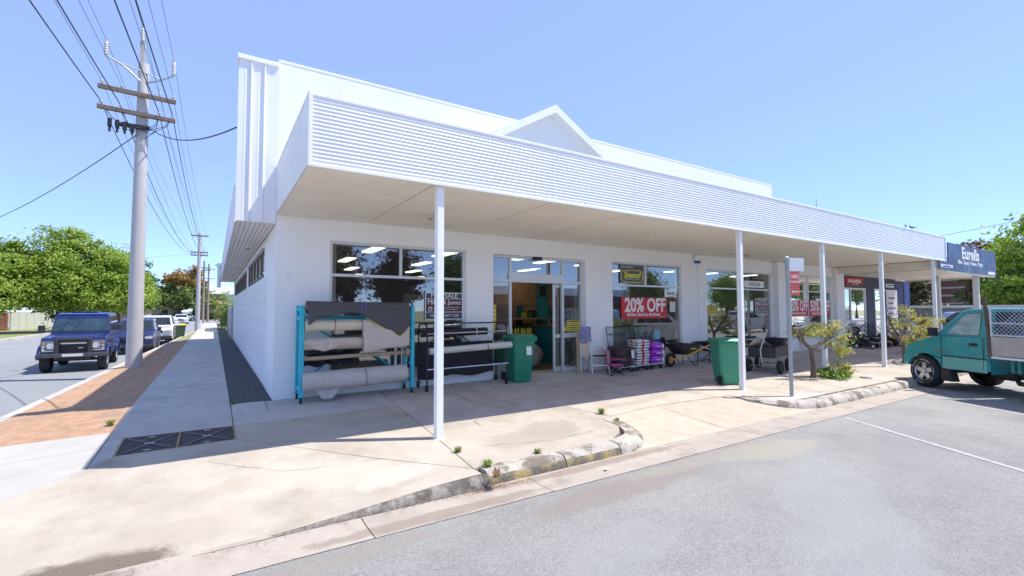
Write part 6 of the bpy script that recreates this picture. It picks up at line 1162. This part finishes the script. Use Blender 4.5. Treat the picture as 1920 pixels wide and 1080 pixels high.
MB().box((.44,-.86,.50),(.60,.86,.76)).build('bumper',TEALC,ut,bev=.05,smooth=40); MB().box((.50,-.48,.80),(.545,.48,.94)).build('grille',TRIM,ut); MB().box((-4.9,-.42,.42),(.5,.42,.56)).build('chassis',TRIM,ut)
for x in (0,-2.95): MB().tube([(x,-.7,r),(x,.7,r)],.055,8).build('axle',TRIM,ut)
MB().tube([(-1.6,.35,.5),(-1.9,.6,.36),(-2.4,.6,.36)],.05,8).build('exhaust',TRIM,ut)
TRB=M('tray_board',(.50,.46,.41),.5,metal=.25,var=.10,sc=3); RST=M('rusty_post',(.12,.075,.055),.8,var=.25,sc=12); x0,x1=-1.66,-4.6
MB().box((x1,-.92,.86),(x0,.92,.92)).build('tray_deck',GALV,ut)
for s in (-1,1):
    MB().box((x1,s*.91-.015,.93),(x0,s*.91+.015,1.33)).build('side_board',TRB,ut,bev=.008); MB().box((x1,s*.93-.012,.87),(x0,s*.93+.012,.905)).build('tray_rail',WHITE,ut)
    for x in (-2.35,-3.6): MB().box((x-.03,s*.93,.93),(x+.03,s*.945,1.15)).build('hinge',GALV,ut,bev=.004)
    cg=MB(); 
    for z in (1.36,1.62,1.95): cg.tube([(x0,s*.90,z),(x1,s*.90,z)],.018 if z!=1.62 else .013,6)
    for x in (x0,-2.35,-3.1,-3.9,x1): cg.tube([(x,s*.90,1.33),(x,s*.90,1.96)],.020,6)
    cg.build('cage_frame',ALU,ut); ms=MB(); st=.085
    i=0
    xx=x0
    while xx>x1-.7:
        for sg in (1,-1):
            a=(xx,1.36) ; bq=(xx-.6*sg if sg>0 else xx+.6,1.94); 
            X0,X1=a[0],bq[0]
            if min(X0,X1)<x1 or max(X0,X1)>x0: 
                cl=lambda X:max(x1,min(x0,X)); 
                def zat(X): return 1.36+(X-X0)/(X1-X0)*.58
                A=(cl(X0),zat(cl(X0))); B=(cl(X1),zat(cl(X1)))
            else: A=a;B=bq
            if abs(A[0]-B[0])>.03: ms.tube([(A[0],s*(.905+.004*sg),A[1]),(B[0],s*(.905+.004*sg),B[1])],.006,4)
        xx-=st
    ms.build('mesh',M('mesh_galvanised',(.6,.62,.65),.4,metal=.4),ut)
    MB().box((-4.4,s*.80,.50),(-3.45,s*.88,.86)).build('mudguard',TRIM,ut)
    for k in range(5): MB().box((-1.75-.13*k,s*.55,.56),(-1.81-.13*k,s*.60,.86)).build('under_tray_slat',TEALC,ut)
MB().box((x1,-.90,1.95),(x0,.90,1.985)).build('cage_roof',TRB,ut); MB().tube([(-1.54,.90,2.18),(-1.62,.92,1.5),(-1.64,.93,.88)],.035,8).build('headboard_post',RST,ut); MB().tube([(-1.54,-.90,2.1),(-1.62,-.92,1.5),(-1.64,-.93,.88)],.035,8).build('headboard_post',RST,ut)
o=MB(); o.grid(lambda u,v:(-1.9-2.5*u,.75-1.5*v,.95+.75*math.sin(math.pi*min(1,max(0,v)))**.4*(.75+.18*math.sin(u*9+v*4))),18,12); c=o.build('tarpaulin',M('blue_tarp',(.05,.20,.42),.4,var=.3,sc=8,col2=(.4,.5,.6),sc2=6,lo=.55,hi=.62),None,smooth=60); c.matrix_world=Matrix.Translation(ut.location)@Matrix.Rotation(R(60),4,'Z'); tag(c,'blue tarpaulin covered load inside the cage of the teal truck','tarpaulin')
# others in the main street
wagon('black wagon parked beyond the teal truck, only its roof and windscreen showing',(36.5,1.6,-.33),R(125),BLK4,'suv'); wagon('white car far beyond the teal truck near the bright green tree',(39,-6.5,-.33),R(60),WCAR,'sedan')
# seen mirrored in the windows
wagon('white wagon across the street, mirrored in the sale window',(20.2,-7.5,-.30),R(4),WCAR,'suv'); wagon('white utility across the street, mirrored in the third window',(36,-12,-.25),R(3),WCAR,'ute'); wagon('silver sedan across the street, mirrored low in the windows',(14.5,-17.5,-.25),R(0),SILV,'sedan')
# --- red trail bikes and mowers
REDP=M('red_plastic',(.60,.03,.04),.35,coat=.4)
def bike(label,loc,rz):
    t=thing('motorbike',label,'motorbike',loc,rz,'red motorbikes outside the navy shop'); 
    for x,rr_ in ((0,.33),(-1.25,.30)):
        w=MB(); w.tube([(x+rr_*math.cos(a),0,rr_+.03+rr_*math.sin(a)) for a in [2*math.pi*i/28 for i in range(28)]],.035,6,closed=True); wo=w.build('wheel',RUBBER,t,smooth=50); q=MB(); q.tube([(x+rr_*.88*math.cos(a),0,rr_+.03+rr_*.88*math.sin(a)) for a in [2*math.pi*i/28 for i in range(28)]],.012,5,closed=True)
        for k in range(14): a=2*math.pi*k/14; q.tube([(x,.02,rr_+.03),(x+rr_*.88*math.cos(a),0,rr_+.03+rr_*.88*math.sin(a))],.004,3)
        q.build('spokes',CHROME,wo)
    f=MB(); f.tube([(0,.06,.36),(-.28,.06,1.02)],.022,8); f.tube([(0,-.06,.36),(-.28,-.06,1.02)],.022,8); f.tube([(-.28,0,.95),(-.55,0,.45),(-.95,0,.40),(-1.25,.08,.34)],.022,6); f.tube([(-.30,0,.9),(-.9,0,.78),(-1.25,.08,.34)],.018,6); f.build('frame',BLACKM,t); MB().tube([(-.36,-.38,1.10),(-.30,-.1,1.05),(-.30,.1,1.05),(-.36,.38,1.10)],.014,6).build('handlebar',BLACKM,t)
    b=MB(); b.loft([[(-.30,-.05,.92),(-.30,.05,.92),(-.30,.05,.70),(-.30,-.05,.70)],[(-.50,-.13,.98),(-.50,.13,.98),(-.50,.11,.66),(-.50,-.11,.66)],[(-.85,-.10,.90),(-.85,.10,.90),(-.85,.08,.72),(-.85,-.08,.72)]]); b.build('tank',REDP,t,bev=.03,smooth=50); b=MB(); b.loft([[(.30,-.05,.80),(.30,.05,.80),(.30,.05,.79),(.30,-.05,.79)],[(0,-.08,.82),(0,.08,.82),(0,.08,.79),(0,-.08,.79)],[(-.2,-.05,.76),(-.2,.05,.76),(-.2,.05,.74),(-.2,-.05,.74)]]); b.build('front_mudguard',REDP,t,bev=.008); b=MB(); b.loft([[(-.8,-.1,.88),(-.8,.1,.88),(-.8,.1,.80),(-.8,-.1,.80)],[(-1.2,-.09,.92),(-1.2,.09,.92),(-1.2,.09,.86),(-1.2,-.09,.86)],[(-1.6,-.06,.98),(-1.6,.06,.98),(-1.6,.06,.96),(-1.6,-.06,.96)]]); b.build('tail',REDP,t,bev=.01); MB().box((-1.15,-.10,.90),(-.55,.10,.95)).build('seat',BLACKP,t,bev=.02); b=MB(); b.cyl((-.55,0,.40),(-.60,0,.62),.12,.09,n=14); b.box((-.75,-.12,.32),(-.45,.12,.48)); b.build('engine',GALV,t,bev=.015); MB().box((-.20,-.09,.88),(-.14,.09,1.08)).build('headlight_shroud',SW,t,bev=.02); return t
bike('red and white trail bike behind the second kerbside tree',(21.3,-2.7,gzz(-2.7)),R(205)); bike('red trail bike farther right, beside the last white post',(24.2,-2.3,gzz(-2.3)),R(215))
def mower(label,loc,rz,dk):
    t=thing('lawn_mower',label,'lawn mower',loc,rz,'lawn mowers under the navy shop window'); b=MB(); b.loft([[(.30*math.cos(a)*1.0,.26*math.sin(a),.08) for a in [2*math.pi*i/16 for i in range(16)]],[(.29*math.cos(a),.25*math.sin(a),.18) for a in [2*math.pi*i/16 for i in range(16)]],[(.2*math.cos(a),.18*math.sin(a),.23) for a in [2*math.pi*i/16 for i in range(16)]]]); b.build('deck',dk,t,smooth=40)
    b=MB(); b.cyl((0,0,.23),(0,0,.36),.11,.10,n=16); b.cyl((0,0,.36),(0,0,.39),.12,.08,n=16); b.box((-.05,-.17,.25),(.08,-.08,.35)); b.build('engine',BLACKP,t,bev=.01,smooth=40); MB().cyl((0,0,.391),(0,0,.41),.07,.05,n=14).build('starter_cover',SW if dk!=REDP else BLACKP,t)
    for x in (-.28,.27):
        for s in (-1,1): wo=MB().cyl((x,s*.25,.10),(x,s*.295,.10),.10,n=16).build('wheel',RUBBER,t,bev=.01); MB().cyl((x,s*.296,.10),(x,s*.302,.10),.055,n=12).build('hub',SW,wo)
    MB().tube([(-.25,.2,.15),(-.55,.2,.55),(-.85,.2,.95),(-.88,-.2,.95),(-.55,-.2,.55),(-.25,-.2,.15)],.012,6).build('handle',BLACKM,t,smooth=50); b=MB(); b.loft([[(-.28,-.16,.18),(-.28,.16,.18),(-.28,.16,.34),(-.28,-.16,.34)],[(-.62,-.2,.12),(-.62,.2,.12),(-.62,.2,.42),(-.62,-.2,.42)]]); b.build('catcher',M('grass_catcher',(.05,.05,.055),.8),t,bev=.02)
nm=['first mower, nearest the white pillar','second mower from the white pillar','third mower, with a red deck','fourth mower, in front of the brick-trimmed door','fifth mower, right of the fourth post','sixth mower, smallest in view at the far right end']
for i in range(6): mower('lawn mower at the navy shop: '+nm[i],(21.75+.86*i,-.75-.05*(i%2),gzz(-.75)),R(-80-6*(i%3)),[BLACKP,GREYST,REDP,BLACKP,REDP,GREYST][i])
st=thing('bicycle_rack','dark wire stand behind the mowers below the navy shop window','rack',(21.7,-.28,0)); b=MB()
for i in range(17): b.tube([(i*.14,0,.02),(i*.14,0,1.0)],.008,4)
for z in (.3,.65,1.0): b.tube([(0,0,z),(2.3,0,z)],.009,4)
b.build('wires',BLACKM,st)
# ---------------------------------------------------------------- across the main street (seen mirrored in the glass)
mg='trees across the main street, mirrored in the windows'
for i,(x,y,mt,sc,lb) in enumerate(((6.0,-27,BRN,1.15,'large rust leaved tree mirrored at the left of the first window'),(12.3,-29,BRN,1.05,'orange-brown tree mirrored in the middle of the first window'),(17.5,-28,DG,1.1,'dark green tree mirrored at the right of the first window'),(52,-25,LG,.9,'bright green tree mirrored in the third window'),(40,-27,MG,.95,'olive tree mirrored in the window behind the third post'),(64,-28,MG,1.3,'olive tree mirrored low in the window of red banners'),(74,-30,DG,1.3,'dark green tree mirrored in the window of red banners'),(86,-32,MG,1.4,'olive tree mirrored at the left of the navy shop window'),(98,-33,DG,1.4,'dark green tree mirrored in the navy shop window'),(110,-34,MG,1.4,'olive tree mirrored in the navy shop door'))):
    tree('street_tree',lb,(x,y,-.3),[(0,0,4.6*sc,1.7*sc,1.7*sc,2.2*sc),(.9,0,3.3*sc,1.3*sc,1.3*sc,1.2*sc),(-.9,0,3.8*sc,1.2*sc,1.3*sc,1.4*sc)],9000,.16,mt,80+i,(.25,2),.42,mg)
oh=thing('opposite_shops','row of brick shops with grey roofs across the main street','building',(24,-36,-.3)); MB().box((0,-8,0),(34,0,3.6)).build('wall',BRK,oh); MB().box((-.2,-.1,3.6),(34.2,.3,4.5)).build('parapet',WALLW,oh); MB().box((12,0,2.7),(24,2.2,2.85)).build('awning',M('blue_awning',(.05,.10,.4),.6),oh)
for i in range(8): MB().box((1.5+i*4.1,0,.8),(4.3+i*4.1,.04,2.4)).build('window',MATS['far_pane'],oh)
oh2=house('low terracotta roofed house across the street, mirrored below the trees',-12,-44,16,8,2.7,BRKW,RTL)
